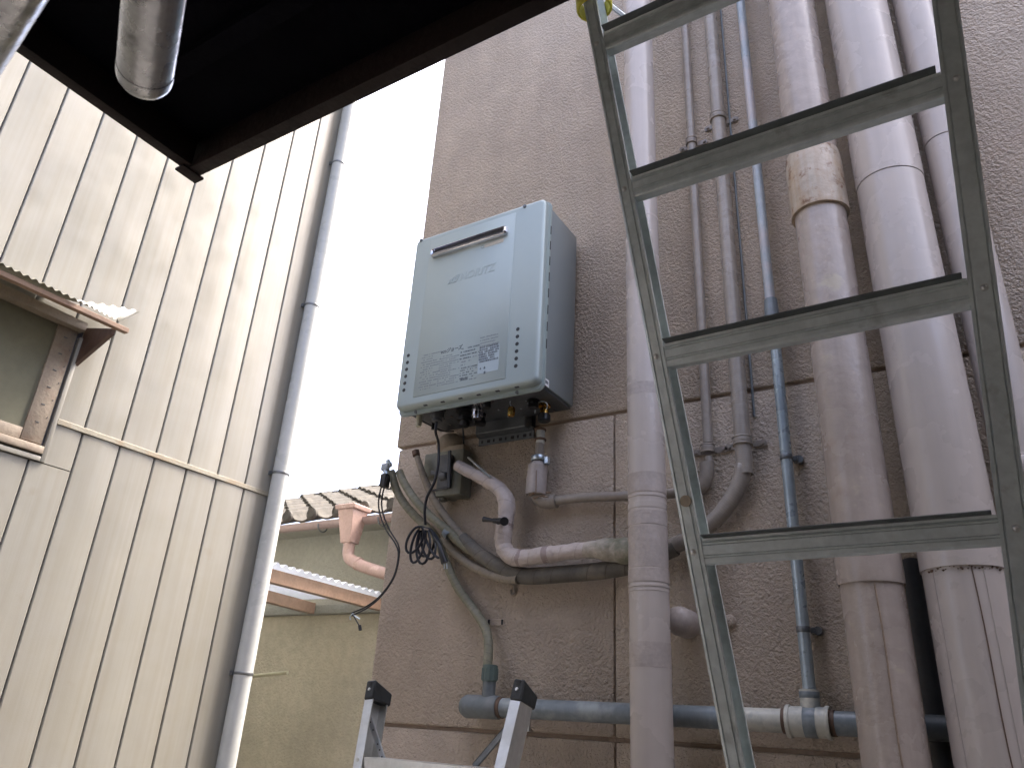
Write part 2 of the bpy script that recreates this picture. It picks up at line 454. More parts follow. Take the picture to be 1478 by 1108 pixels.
for k in range(-1, len(joints) - 1):
    y1 = YC if k == -1 else joints[k]
    y0 = joints[k + 1] if k >= 0 else joints[0]
    segs = []
    for z0, z1 in ((ZTR + .013, ZH), (.35, ZTR - .013)):
        # cut out the window
        if y1 > WY0 and y0 < WY1:
            if y0 < WY1 < y1:                # board right of the window edge runs on
                if z0 < WZ0 < z1: segs += [(y0, y1, z0, WZ0 - .004)] if z0 < WZ0 else []
                if z1 > WZ1 and z0 < WZ1: segs += [(WY1 + .004, y1, max(z0, WZ0), WZ1), (y0, y1, WZ1 + .004, z1)]
                if z1 <= WZ1: segs += [(y0, y1, z0, min(z1, WZ0 - .004)), (WY1 + .004, y1, WZ0, z1)]
            else:
                if z1 > WZ1: segs.append((y0, y1, WZ1 + .004, z1))
                if z0 < WZ0: segs.append((y0, y1, z0, min(z1, WZ0 - .004)))
        else: segs.append((y0, y1, z0, z1))
    done = set()
    for s in segs:
        if s[3] - s[2] > .02 and s[1] - s[0] > .01 and s not in done:
            done.add(s); board(*s)
def strip(lo, hi, m='sidtrim', name='trim_strip', bev=.002):
    bm = bmesh.new(); box(bm, lo, hi, bev, 1); return obj(name, bm, m, H)
strip((XS - .01, WY1 + .0085, ZTR - .012), (XS + .009, YC + .003, ZTR + .012))
strip((XS - .01, joints[-1], .30), (XS + .015, YC, .346))
strip((XS - .08, YC + .0025, .3), (XS - .004, YC + .05, ZH), 'gap', 'added_corner_strip')  # dark strip added behind the downpipe to block a bright sliver of sky
strip((XS - .06, YC - .012, .3), (XS - .001, YC + .002, ZH), 'siding', 'corner_trim')
bm = bmesh.new(); box(bm, (-9, YC - .012, 0), (XS - .063, YC, ZH)); obj('end_wall', bm, 'siding', H, flat=True)
bm = bmesh.new(); box(bm, (-9.2, joints[-1] - .4, ZH), (XS + .5, YC + .4, ZH + .12), .02); obj('roof', bm, 'tile', H)

# window: jamb, header, sill, pane, outer trim
def seg(a, b, wid, hei, m, name, parent, up=(1, 0, 0)):
    bm = bmesh.new(); beam(bm, a, b, wid, hei, up); return obj(name, bm, m, parent)
win = None
bm = bmesh.new()
box(bm, (XS - .05, WY0, E_ + .955), (XS + .002, WY0 + .07, WZ1 - .03), .003)
box(bm, (XS - .05, WY1 - .11, E_ + .965), (XS + .004, WY1 - .022, WZ1 - .028), .003)
box(bm, (XS - .05, WY0 + .071, E_ + .962), (XS + .002, WY1 - .111, E_ + 1.012), .003)
win = obj('window', bm, 'oldwood', H)
bm = bmesh.new(); box(bm, (XS - .014, WY0 + .06, E_ + 1.0), (XS - .006, WY1 - .1, WZ1 - .02)); obj('pane', bm, 'pane', win, flat=True)
bm = bmesh.new(); box(bm, (XS - .04, WY0 - .02, E_ + .925), (XS + .018, WY1 - .012, E_ + .958), .004); obj('sill', bm, 'oldwood', win)
bm = bmesh.new(); box(bm, (XS - .02, WY0 - .06, WZ1 - .030), (XS + .045, WY1 - .012, WZ1 + .012), .003); obj('header', bm, 'oldwood', win)
bm = bmesh.new()
box(bm, (XS - .02, WY1 - .011, WZ0), (XS + .012, WY1 + .008, WZ1 - .05), .002)
box(bm, (XS - .02, WY0 - .06, WZ0 + .0), (XS + .012, WY1 - .0115, WZ0 + .02), .002)
obj('outer_trim', bm, 'siding', win)
bm = bmesh.new()
for z in (1.05, 1.13, 1.21, 1.29, 1.37, 1.45):
    box(bm, (XS + .0042, WY1 - .075, E_ + z), (XS + .0065, WY1 - .060, E_ + z + .004))
    obj('nail', bm, 'boxd', win); bm = bmesh.new()
    box(bm, (XS + .0042, WY1 - .036, E_ + z + .03), (XS + .0065, WY1 - .034, E_ + z + .036))
    obj('nail', bm, 'boxd', win); bm = bmesh.new()
bm.free()
# little awning over it
aw = None
XB = XS + .25
bm = bmesh.new(); beam(bm, (XB, WY0 - .1, E_ + 1.466), (XB, 1.583, E_ + 1.487), .028, .022); 
aw = obj('awning', bm, 'orangewood', H)
bm = bmesh.new()
A, Bp, Cc = Vector((XS + .003, WY1 + .002, E_ + 1.535)), Vector((XB - .018, WY1 + .002, E_ + 1.478)), Vector((XS + .003, WY1 + .002, E_ + 1.35))
A2 = Vector((XB - .018, WY1 + .002, E_ + 1.455))
v = [bm.verts.new(p + Vector((0, dy, 0))) for dy in (0, .018) for p in (A, Bp, A2, Cc)]
bm.faces.new(v[:4]); bm.faces.new(v[4:])
for i in range(4): j = (i + 1) % 4; bm.faces.new((v[i], v[j], v[j + 4], v[i + 4]))
obj('bracket', bm, 'brownplate', aw)
def corr(bm, y0, y1, amp, pitch, top, bot, n=None, thick=.0015):
    """corrugated sheet, ridges running from top edge point to bottom edge point"""
    n = n or int((y1 - y0) / pitch * 8)
    rows = []
    for i in range(n + 1):
        y = y0 + (y1 - y0) * i / n
        dz = amp * math.sin(2 * math.pi * y / pitch)
        a, b = top(y), bot(y)
        rows.append([bm.verts.new((p[0], p[1], p[2] + dz + h)) for h in (0, thick) for p in (a, b)])
    for r, s in zip(rows, rows[1:]):
        bm.faces.new((r[0], r[1], s[1], s[0])); bm.faces.new((r[2], s[2], s[3], r[3]))
        bm.faces.new((r[0], s[0], s[2], r[2])); bm.faces.new((r[1], r[3], s[3], s[1]))
bm = bmesh.new()
corr(bm, WY0 - .1, 1.33, .005, .032, lambda y: (XS + .004, y, E_ + 1.60), lambda y: (XB + .03, y, E_ + 1.504))
obj('corrugated_sheet', bm, 'poly', aw)
bm = bmesh.new()
corr(bm, 1.33, 1.60, .005, .032, lambda y: (XS + .012 + (y - 1.33) * .2, y + (y - 1.33) * .42, E_ + 1.60 + (y - 1.33) * .38),
     lambda y: (XB + .03 - (y - 1.33) * .85, y + (y - 1.33) * .15, E_ + 1.504 + (y - 1.33) * .42))
obj('corrugated_sheet', bm, 'poly', aw, label='torn lifted end of the corrugated sheet')

# downpipe at its corner
D = thing('downpipe', (XS + .055, 2.74, .1), 'pale blue grey rain downpipe at the corner of the cream siding house', 'pipe')
bm = bmesh.new(); tube(bm, [(XS + .048, 2.738, .1), (XS + .048, 2.738, ZH + .1)], .046, 24, .3); obj('pipe', bm, 'lightpipe', D)
for z in (E_ + .163, E_ + 1.20, E_ + 2.27, E_ + 3.37, E_ + 4.5, .6):
    bm = bmesh.new(); ringband(bm, (XS + .048, 2.738, z), (0, 0, 1), .046, .0025, .014)
    box(bm, (XS - .0, 2.69, z - .01), (XS + .02, 2.70, z + .01))
    obj('pipe_clamp', bm, 'dzinc', D)

# ------------------------------------------------------------------ neighbour house beyond
YF = 4.72
N_ = thing('tiled_roof_house', (-4.5, YF, 0), 'grey mortar house with tiled roof eave seen through the gap beyond', 'building')
ZE = E_ + 1.34
bm = bmesh.new(); box(bm, (-9.5, YF, 0), (4.5, YF + 3.2, ZE + .14)); obj('wall', bm, 'farwall', N_, flat=True)
RS = math.tan(math.radians(26))
YE = 4.40
ZEV = E_ + 1.50
def tile_mesh():
    bm = bmesh.new()
    n = 14; Wd = .29
    def h(t):                                     # cross profile: barrel then pan
        if t < .32: return .058 * math.sin(math.pi * t / .32) ** .7
        return -.030 * math.sin(math.pi * (t - .32) / .68)
    Ln = .27
    R = []
    for i in range(n + 1):
        t = i / n; x = t * Wd; z = h(t)
        R.append([bm.verts.new((x, 0, z + .022)), bm.verts.new((x, Ln, z + .0)), bm.verts.new((x, Ln, z - .014)), bm.verts.new((x, 0, z + .004))])
    for a, b in zip(R, R[1:]):
        for k in range(4):
            bm.faces.new((a[k], b[k], b[(k + 1) % 4], a[(k + 1) % 4]))
    bm.faces.new(R[0]); bm.faces.new(R[-1])
    return bm
t0 = obj('roof_tile', tile_mesh(), 'tile', N_)
tm = t0.data
first = True
for r in range(7):
    for c in range(36):
        o = t0 if first else t0.copy()
        if not first: COL.objects.link(o)
        first = False
        o.parent = N_
        px = -6.52 + c * .29 + .145
        # anchored so that barrel ends meet the ones seen in the gap
        py = YE + r * .235 + .13; pz = ZEV + (r * .235 + .13) * RS + random.uniform(-.003, .003)
        o.location = Vector((px, py, pz)) - N_.location
        o.rotation_euler = (math.atan(RS) - math.radians(1.5) + random.uniform(-.01, .01), 0, random.uniform(-.012, .012))
for c in range(36):
    bm = bmesh.new(); px = -6.52 + c * .29 + .046
    cyl(bm, (px, YE - .030, ZEV + .018), (px, YE + .004, ZEV + .020), .054, 20, bev=.006)
    ringband(bm, (px, YE - .031, ZEV + .018), (0, 1, 0), .034, .005, .006, 18)
    obj('eave_tile_end', bm, 'tile', N_)
bm = bmesh.new(); box(bm, (-6.6, YE + .03, ZEV - .075), (3.9, YF + .02, ZEV - .055)); box(bm, (-6.6, YE + .02, ZEV - .06), (3.9, YE + .04, ZEV - .035)); obj('eave_board', bm, 'farwall', N_)
bm = bmesh.new(); box(bm, (-6.6, YE + 1.55, ZEV + 1.55 * RS - .06), (3.9, YE + 1.68, ZEV + 1.6 * RS + .03), .03); obj('ridge', bm, 'tile', N_)
# gutter
bm = bmesh.new()
prof = [(.05 * math.cos(a), .05 * math.sin(a)) for a in [math.pi + math.pi * i / 10 for i in range(11)]]
prof = prof + [(x * .9, y * .9) for x, y in reversed(prof)]
prof = [(x + (0), y) for x, y in prof]
extrude_prof(bm, prof, (-6.6, 4.36, ZEV - .062), (3.9, 4.36, ZEV - .137), (0, 1, 0), (0, 0, 1))
gt = obj('gutter', bm, 'gutter', N_)
for u in (466, 551, 396):
    p = PY(u, 758, 4.36)
    bm = bmesh.new(); tube(bm, [(p.x, 4.36 + .055 * math.cos(a), ZEV - .095 + .057 * math.sin(a)) for a in [math.pi + math.pi * i / 6 for i in range(7)]], .006, 8, .02)
    obj('gutter_hook', bm, 'dzinc', gt)
# leader head under the gutter
p0 = PY(506, 745, 4.26)
L_ = thing('rainwater_head', (p0.x, 4.26, p0.z), 'salmon pink rainwater hopper with elbow pipe hung below the tiled eave', 'drain hopper')
bm = bmesh.new()
cx, cy = p0.x, 4.28
zt = PY(506, 727, 4.2).z; zb = PY(520, 784, 4.3).z
def rect(cx, cy, a, b, z): return [(cx - a, cy - b, z), (cx + a, cy - b, z), (cx + a, cy + b, z), (cx - a, cy + b, z)]
hexa(bm, rect(cx + .01, cy, .05, .05, zb) + rect(cx, cy, .082, .085, zt - .035), .003)
hexa(bm, rect(cx, cy, .098, .098, zt - .0345) + rect(cx, cy, .104, .104, zt), .004)
obj('hopper', bm, 'salmon', L_)
bm = bmesh.new(); tube(bm, [(cx + .01, cy, zb + .01), (cx + .01, cy, zb - .05), (cx + .025, cy, zb - .105), (cx + .09, cy, zb - .145), (cx + .24, cy, zb - .20), (cx + .6, cy + .05, zb - .30)], .045, 18, .02)
ringband(bm, (cx + .13, cy, zb - .16), (.93, 0, -.36), .045, .006, .03); obj('elbow_pipe', bm, 'salmon', L_)

# garden wall and shed roof in front of that house
W2 = thing('garden_wall', (-4, 4.02, 0), 'beige mortar wall below the small corrugated shed roof in the gap', 'wall')
ZHd = PY(500, 884, 3.95).z
bm = bmesh.new(); box(bm, (-9, 4.0, 0), (4.5, 4.12, ZHd - .002), .004); obj('wall', bm, 'beigewall', W2)
S_ = thing('shed_roof', (-3.8, 3.9, ZHd), 'corrugated lean-to roof on orange brown rafters above the beige wall', 'shed roof')
bm = bmesh.new(); box(bm, (-6, 3.96, ZHd + .002), (-1.62, 4.03, ZHd + .065), .004); obj('wall_plate', bm, 'farwall', S_)
zr = ZHd + .03
def rafter(u, v, y1, drop, lab=None):
    far = PY(u, v, 3.96)
    bm = bmesh.new()
    beam(bm, (far.x, 3.955, far.z), (far.x, y1, far.z + drop), .05, .075)
    return obj('rafter', bm, 'orangewood', S_), far
rafter(550, 873, 2.80, .02); rafter(452, 878, 2.85, .04)
fr = PY(550, 873, 3.96)
rb = PY(452, 878, 3.96)
bm = bmesh.new()
corr(bm, 2.75, 4.0, .010, .063, lambda y: (fr.x + .06, y, fr.z + .06 + (3.96 - y) * .017), lambda y: (-6.0, y, fr.z + .085 + (3.96 - y) * .017))
obj('corrugated_sheet', bm, 'polywhite', S_)
# rod sticking out of the gap
bm = bmesh.new(); tube(bm, [PY(415, 970, 3.6), PY(330, 979, 3.6)], .012, 12, .1)
tag(obj('rod', bm, 'bamboo'), 'thin pale rod sticking out behind the downpipe against the beige wall', 'rod')

# ------------------------------------------------------------------ canopy overhead
HC = 1.2
CX, CY = -1.262 * HC, .70 * HC
ZC = E_ + HC
K = thing('canopy', (CX + 1, CY - 1, ZC), 'dark timber canopy overhead with its corner pointing at the siding house', 'canopy')
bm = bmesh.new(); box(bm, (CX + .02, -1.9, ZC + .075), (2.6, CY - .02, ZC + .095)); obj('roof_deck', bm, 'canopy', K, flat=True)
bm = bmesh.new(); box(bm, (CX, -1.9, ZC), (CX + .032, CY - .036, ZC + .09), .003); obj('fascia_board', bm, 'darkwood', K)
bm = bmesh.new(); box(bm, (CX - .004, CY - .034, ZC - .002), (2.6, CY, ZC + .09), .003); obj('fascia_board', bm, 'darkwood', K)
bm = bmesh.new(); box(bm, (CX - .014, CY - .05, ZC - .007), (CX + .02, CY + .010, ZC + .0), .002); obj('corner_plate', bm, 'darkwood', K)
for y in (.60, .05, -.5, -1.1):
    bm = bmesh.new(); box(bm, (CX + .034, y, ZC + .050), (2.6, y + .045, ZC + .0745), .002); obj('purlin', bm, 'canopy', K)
bm = bmesh.new(); box(bm, (-.45, .86, ZC - .0), (-.43, .9, ZC + .0)) ; bm.free()
# unseen light-blocking wall added on the right, then the house wall carrying the canopy
bm = bmesh.new(); box(bm, (3.6, -1.9, 0), (3.8, 1.70, E_ + 2.6), .01)
tag(obj('light_blocking_wall', bm, 'plaster'), 'added plain plaster wall, unseen right of the picture, blocking light from that side', 'wall')
bm = bmesh.new(); box(bm, (-3.0, -2.2, 0), (3.6, -1.95, E_ + 3.2), .01)
tag(obj('rear_house_wall', bm, 'plaster'), 'plain plaster house wall behind the viewer that carries the dark canopy', 'wall')

# poles hung under it
def pole(u0, v0, u1, v1, z, r, lab, m='steel', ext=1.6):
    a, b = PZ(u0, v0, z), PZ(u1, v1, z)
    d = (b - a).normalized()
    T = thing('drying_pole', a, lab, 'pole', 'steel poles hung under the canopy')
    bm = bmesh.new(); tube(bm, [a, a + d * ext], r, 32, .1, cap=True)
    obj('tube', bm, m, T)
    bm = bmesh.new(); tube(bm, [a + d * .0005 - d * x for x in (-.010, 0, .004, .009, .013, .0155)], [(0, r * 1.02), (.35, r * 1.02), (.55, r * .985), (.78, r * .86), (.93, r * .62), (1, r * .30)], 32, .1, curve=False)
    obj('end_cap', bm, m, T)
    for k in (.45, 1.2):
        q = a + d * k
        bm = bmesh.new(); tube(bm, [q + Vector((0, 0, -r)), q + Vector((0, 0, .02 + r)), (q.x, q.y, ZC + .08)], .0025, 8, .1)
        obj('hanging_wire', bm, 'dzinc', T)
pole(209, 108, 222, 0, .515, .0235, 'scuffed steel pole with rounded end hanging under the dark canopy')
pole(-62, 130, 14, 0, .42, .0175, 'blurred bright steel pole crossing the top left corner of the picture')

# ------------------------------------------------------------------ water heater
HX0, HX1 = -1.368, -.896
HZ0, HZ1 = E_ + .803, E_ + 1.388
HF, HB = 1.511, 1.722
HT = thing('water_heater', ((HX0 + HX1) / 2, HB, HZ0), 'silver grey outdoor gas water heater mounted high on the pink wall', 'water heater')
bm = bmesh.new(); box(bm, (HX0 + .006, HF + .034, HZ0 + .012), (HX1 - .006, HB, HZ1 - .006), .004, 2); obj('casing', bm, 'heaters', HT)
# front cover with rounded rim
bm = bmesh.new()
t = bmesh.new(); bmesh.ops.create_cube(t, size=1)
bmesh.ops.transform(t, matrix=Matrix.Translation(((HX0 + HX1) / 2, HF + .017, (HZ0 + HZ1) / 2)) @ Matrix.Diagonal((HX1 - HX0, .034, HZ1 - HZ0, 1)), verts=t.verts)
ce = [e for e in t.edges if abs((e.verts[0].co - e.verts[1].co).y) > .02]
bmesh.ops.bevel(t, geom=ce, offset=.018, segments=5, affect='EDGES', profile=.5)
fe = [e for e in t.edges if all(v.co.y < HF + .001 for v in e.verts)]
bmesh.ops.bevel(t, geom=fe, offset=.012, segments=4, affect='EDGES', profile=.5)
merge(bm, t)
cover = obj('front_cover', bm, 'heater', HT, angle=28)
# rolled rim behind the cover
bm = bmesh.new()
t = bmesh.new(); bmesh.ops.create_cube(t, size=1)
bmesh.ops.transform(t, matrix=Matrix.Translation(((HX0 + HX1) / 2, HF + .030, (HZ0 + HZ1) / 2 - .004)) @ Matrix.Diagonal((HX1 - HX0 + .010, .012, HZ1 - HZ0 + .016, 1)), verts=t.verts)
ce = [e for e in t.edges if abs((e.verts[0].co - e.verts[1].co).y) > .005]
bmesh.ops.bevel(t, geom=ce, offset=.02, segments=5, affect='EDGES', profile=.5)
bmesh.ops.bevel(t, geom=[e for e in t.edges if abs((e.verts[0].co - e.verts[1].co).y) < .002], offset=.003, segments=2, affect='EDGES')
merge(bm, t)
obj('cover_rim', bm, 'heater', HT)
def fp(u, v): 
    p = PY(u, v, HF); return p.x, p.z
# raised middle field of the cover
xl = fp(610, 455)[0]; xr = fp(737, 430)[0]
bm = bmesh.new(); box(bm, (xl, HF - .0016, HZ0 + .028), (xr, HF + .004, HZ1 - .022), .0015, 2); obj('raised_field', bm, 'heater', cover)
FY = HF - .0016
# exhaust slot
ex0, ez1 = fp(626, 362); ex1, ez0 = fp(733, 336)
zc = (fp(628, 364)[1] + fp(732, 336)[1]) / 2 - .002
ex0, ex1 = fp(625, 365)[0], fp(734, 337)[0]
bm = bmesh.new()
def loop(a, b, y, zoff=0):
    rr = min(b * .6, .012); pts = []
    for cxs, czs, a0 in ((1, 1, 0), (-1, 1, 90), (-1, -1, 180), (1, -1, 270)):
        for k in range(4):
            an = math.radians(a0 + k * 30)
            pts.append(((ex0 + ex1) / 2 + cxs * (a - rr) + rr * math.cos(an), y, zc + zoff + czs * (b - rr) + rr * math.sin(an)))
    return [bm.verts.new(p) for p in pts]
hw = (ex1 - ex0) / 2; hh = .0150
lps = [loop(hw, hh, FY - .0), loop(hw - .001, hh - .001, FY - .009), loop(hw - .004, hh - .004, FY - .014), loop(hw - .010, .0075, FY - .012, .003), loop(hw - .012, .0065, FY - .003, .003)]
for a, b in zip(lps, lps[1:]):
    for i in range(16): j = (i + 1) % 16; bm.faces.new((a[i], a[j], b[j], b[i]))
slot = obj('exhaust_slot', bm, 'chrome', HT, angle=50)
bm = bmesh.new(); box(bm, ((ex0 + ex1) / 2 - hw + .011, FY - .004, zc - .006), ((ex0 + ex1) / 2 + hw - .011, FY - .002, zc + .012)); obj('slot_opening', bm, 'black', slot, flat=True)
# vent holes
for (ua, va), (ub, vb) in (((589.5, 513), (583, 563)), ((747.5, 475), (744.5, 528))):
    for k in range(6):
        x, z = fp(ua + (ub - ua) * k / 5, va + (vb - va) * k / 5)
        bm = bmesh.new(); cyl(bm, (x, HF - .0006, z), (x, HF + .004, z), .0056, 16)
        obj('vent_hole', bm, 'black', cover)
# screws
for u, v in ((608, 347), (757.5, 298)):
    x, z = fp(u, v)
    bm = bmesh.new(); cyl(bm, (x, HF - .003, z), (x, HF + .002, z), .0058, 16, bev=.001); cyl(bm, (x, HF - .0036, z), (x, HF - .0029, z), .0027, 8)
    obj('screw', bm, 'dzinc', cover)
for x in (HX0 + .06, HX1 - .075):
    bm = bmesh.new(); cyl(bm, (x, HF + .022, HZ0 - .006), (x, HF + .028, HZ0 - .006), .005, 14, bev=.001); obj('screw', bm, 'dzinc', cover)
for k in range(6):
    x = HX0 + .10 + k * .06
    bm = bmesh.new(); box(bm, (x, HF + .006, HZ0 - .0005), (x + .012, HF + .012, HZ0 + .0015)); obj('drain_slit', bm, 'black', cover, flat=True)
# side slits between cover and casing
for k in range(8):
    z = HZ1 - .085 - k * .052
    bm = bmesh.new(); box(bm, (HX1 + .002, HF + .0275, z - .028), (HX1 + .0057, HF + .0315, z), .0); obj('side_slit', bm, 'black', cover, flat=True)
# raised brand lettering
def text(s, x, z, size, m, y, ext, parent, name, shear=.25, xs=1., jit=0):
    cu = bpy.data.curves.new('t', 'FONT'); cu.body = s; cu.size = size; cu.extrude = ext; cu.shear = shear
    cu.resolution_u = 2; cu.offset = size * .018
    o = bpy.data.objects.new('t', cu); COL.objects.link(o)
    dg = bpy.context.evaluated_depsgraph_get()
    me = bpy.data.meshes.new_from_object(o.evaluated_get(dg))
    bm_ = bmesh.new(); bm_.from_mesh(me)
    bpy.data.objects.remove(o); bpy.data.curves.remove(cu); bpy.data.meshes.remove(me)
    mx = Matrix.Translation((x, y, z)) @ Matrix.Rotation(math.pi / 2, 4, 'X') @ Matrix.Diagonal((xs, 1, 1, 1))
    bmesh.ops.transform(bm_, matrix=mx, verts=bm_.verts)
    return obj(name, bm_, m, parent, flat=True)
x, z = fp(663.5, 405)
text('NORITZ', x, z - .001, .036, 'heater', FY - .0001, .0005, cover, 'raised_lettering', .22, .92)
x, z = fp(646, 411)
bm = bmesh.new()
for k, (dx, wd, hgt) in enumerate(((.0, .006, .013), (.0085, .006, .019), (.017, .007, .024), (.026, .0065, .024))):
    hexa(bm, [(x + dx, FY - .0011, z), (x + dx + wd, FY - .0011, z), (x + dx + wd, FY + .001, z), (x + dx, FY + .001, z),
              (x + dx + hgt * .45, FY - .0011, z + hgt), (x + dx + wd + hgt * .45, FY - .0011, z + hgt), (x + dx + wd + hgt * .45, FY + .001, z + hgt), (x + dx + hgt * .45, FY + .001, z + hgt)])
obj('raised_emblem', bm, 'heater', cover, flat=True)
# eco mark and the small print below it
x, z = fp(636.5, 511)
text('ecoジョーズ', x, z, .0165, 'print', FY - .0002, .0002, cover, 'eco_lettering', .2, .82)
rnd = random.Random(3)
def printblock(u0, v0, u1, v1, rows, m, dens=.8, name='small_print', lead=False, hmul=.42):
    """unreadable small print as rows of short strokes"""
    a, b = fp(u0, v0), fp(u1, v1)
    x0, z1, x1, z0 = a[0], a[1], b[0], b[1]
    bm = bmesh.new()
    for i in range(rows):
        z = z1 + (z0 - z1) * (i + .5) / rows
        h = abs(z1 - z0) / rows * hmul
        x = x0 + (.006 if lead and i % 2 == 0 else 0)
        xe = x0 + (x1 - x0) * rnd.choice((1, 1, .95, .8, .6))
        while x < xe:
            L = rnd.uniform(.0012, .0048)
            if rnd.random() < dens:
                vs = [bm.verts.new(p) for p in ((x, FY - .0003, z), (min(x + L, xe + .001), FY - .0003, z), (min(x + L, xe + .001), FY - .0003, z + h * rnd.uniform(.6, 1)), (x, FY - .0003, z + h))]
                bm.faces.new(vs)
            x += L + rnd.uniform(.0005, .0014)
    o = obj(name, bm, m, cover, flat=True, kind='stuff'); return o
printblock(610, 513, 632, 560, 15, 'printl', .8, lead=True)
printblock(635.5, 515, 661, 553, 14, 'printl', .85)
printblock(666, 503, 691, 516, 4, 'print', .85)
printblock(666.5, 517, 690, 530, 4, 'printl', .5)
printblock(665, 531, 688, 544, 5, 'print', .7)
printblock(664.5, 548, 675, 550.5, 1, 'print', 1, hmul=.8)
printblock(678, 546, 688, 549, 1, 'printl', .6)
printblock(694, 487, 720, 497, 4, 'printl', .9)
bm = bmesh.new()
a, b = fp(692.5, 503), fp(719.5, 534)
box(bm, (a[0], FY - .0004, b[1]), (b[0], FY - .0001, a[1])); obj('label_panel', bm, 'labelgrey', cover, flat=True)
FY -= .0003
printblock(693, 502.5, 719, 520, 7, 'print', .92, hmul=.85)
for u, v, s in ((693, 534, .0042), (698.5, 533, .0052), (698.5, 540, .0058)):
    x, z = fp(u, v); bm = bmesh.new(); box(bm, (x, FY - .0004, z), (x + s, FY - .0001, z + s * 1.1)); box(bm, (x + s * .3, FY - .0004, z + s * 1.15), (x + s * .7, FY - .0001, z + s * 1.5)); obj('warning_mark', bm, 'print', cover, flat=True)
FY += .0003
x, z = fp(698, 358); x2 = fp(727, 350)[0]
bm = bmesh.new(); box(bm, (x + .004, FY - .0004, z - .002), (x2, FY - .0001, z + .010)); st = obj('faded_sticker', bm, 'tan', cover, flat=True)
bm = bmesh.new(); ringband(bm, (x - .003, FY - .0004, z + .004), (0, 1, 0), .0045, .0012, .0004, 20); obj('round_mark', bm, 'printl', cover, flat=True)
# side sticker
pa = PX(782, 540, HX1 - .005); 
bm = bmesh.new(); box(bm, (HX1 - .0065, pa.y + .004, pa.z - .022), (HX1 - .0052, pa.y + .040, pa.z - .002)); sk = obj('side_sticker', bm, 'white', HT, flat=True)
bm = bmesh.new()
yy = pa.y + .008
while yy < pa.y + .036:
    wd = rnd.uniform(.0007, .0018); box(bm, (HX1 - .0051, yy, pa.z - .016), (HX1 - .0048, yy + wd, pa.z - .007)); yy += wd + rnd.uniform(.0006, .0012)
obj('barcode', bm, 'print', sk, flat=True)
# underside plate and fittings
bm = bmesh.new(); box(bm, (HX0 + .012, HF + .045, HZ0 + .004), (HX1 - .012, HB - .004, HZ0 + .011), .001, 1)
base = obj('base_plate', bm, 'plateund', HT)
ZB = .803 + .004
def bp(u, v): p = PZ(u, v, ZB); return Vector((p.x, p.y, HZ0 + .004))
def fitting(u, v, segs, name, m, tilt=(0, 0)):
    p = bp(u, v)
    bm = bmesh.new(); z = p.z
    for r, h in segs:
        cyl(bm, (p.x, p.y, z), (p.x, p.y, z - h), r, 18, bev=min(r, h) * .12); z -= h
    return obj(name, bm, m, base), Vector((p.x, p.y, z))
fitting(606, 596, ((.011, .008), (.009, .028), (.007, .006)), 'drain_nipple', 'ivory')
_, CAB = fitting(632, 592, ((.024, .006), (.020, .022), (.015, .008)), 'cable_gland', 'boxd')
fitting(690, 582, ((.026, .005), (.012, .014), (.018, .006), (.0165, .016), (.013, .006)), 'water_union', 'chrome')
fitting(672, 591, ((.028, .008), (.018, .018), (.022, .010), (.0145, .015)), 'black_union', 'black')
fitting(703, 576, ((.020, .006), (.012, .02)), 'black_plug', 'black')
fitting(694, 597, ((.016, .01), (.013, .012), (.017, .012)), 'black_union', 'black')
fitting(770, 578, ((.019, .005), (.014, .018)), 'black_plug', 'black')
p, capP = fitting(786, 584, ((.017, .008), (.012, .016), (.0125, .004)), 'gas_inlet', 'brass')
bm = bmesh.new(); cyl(bm, capP, capP - Vector((0, 0, .022)), .0175, 20, bev=.003); obj('gas_inlet_cap', bm, 'black', base)
bc = PY(738, 594, 1.60)
bm = bmesh.new(); cyl(bm, bc + Vector((0, 0, .013)), bc - Vector((0, 0, .013)), .0095, 20, bev=.0015)
for a in range(10):
    an = a * math.pi / 5; box(bm, (bc.x + .0092 * math.cos(an) - .0006, bc.y + .0092 * math.sin(an) - .0006, bc.z - .009), (bc.x + .0092 * math.cos(an) + .0009, bc.y + .0092 * math.sin(an) + .0009, bc.z + .009))
cb = obj('brass_cap', bm, 'brass', HT)
bm = bmesh.new(); tube(bm, [bc + Vector((0, 0, .012)), PY(736, 580, 1.60), PY(743, 574, 1.6), PY(755, 573, 1.61), PY(762, 582, 1.62), PY(768, 578, 1.63)], .0015, 8, .006)
tube(bm, [PY(772, 596, 1.64), PY(774, 584, 1.63), PY(783, 579, 1.62), PY(790, 583, 1.62), PY(789, 590, 1.63)], .0015, 8, .006)
obj('cap_wire', bm, 'zinc', HT)
bm = bmesh.new()
for u, v in ((640, 604), (652, 600), (720, 590), (752, 588), (800, 592), (812, 596), (650, 612), (735, 600)):
    q = bp(u, v)
    if HX0 < q.x < HX1 and HF + .05 < q.y < HB: cyl(bm, q, q - Vector((0, 0, .003)), .004, 10); obj('screw', bm, 'chrome', base); bm = bmesh.new()
bm.free()
bm = bmesh.new(); tube(bm, [PY(577, 595, 1.56), PY(590, 600, 1.58), PY(597, 596, 1.58), PY(607, 606, 1.60), PY(622, 614, 1.63), PY(640, 622, 1.67), PY(655, 622, 1.70)], .0022, 8, .01); obj('sensor_wire', bm, 'cable', HT)
bm = bmesh.new(); q = PY(625, 614, 1.62); cyl(bm, q + Vector((0, 0, .010)), q - Vector((0, 0, .012)), .0045, 10); obj('wire_plug', bm, 'black', HT)
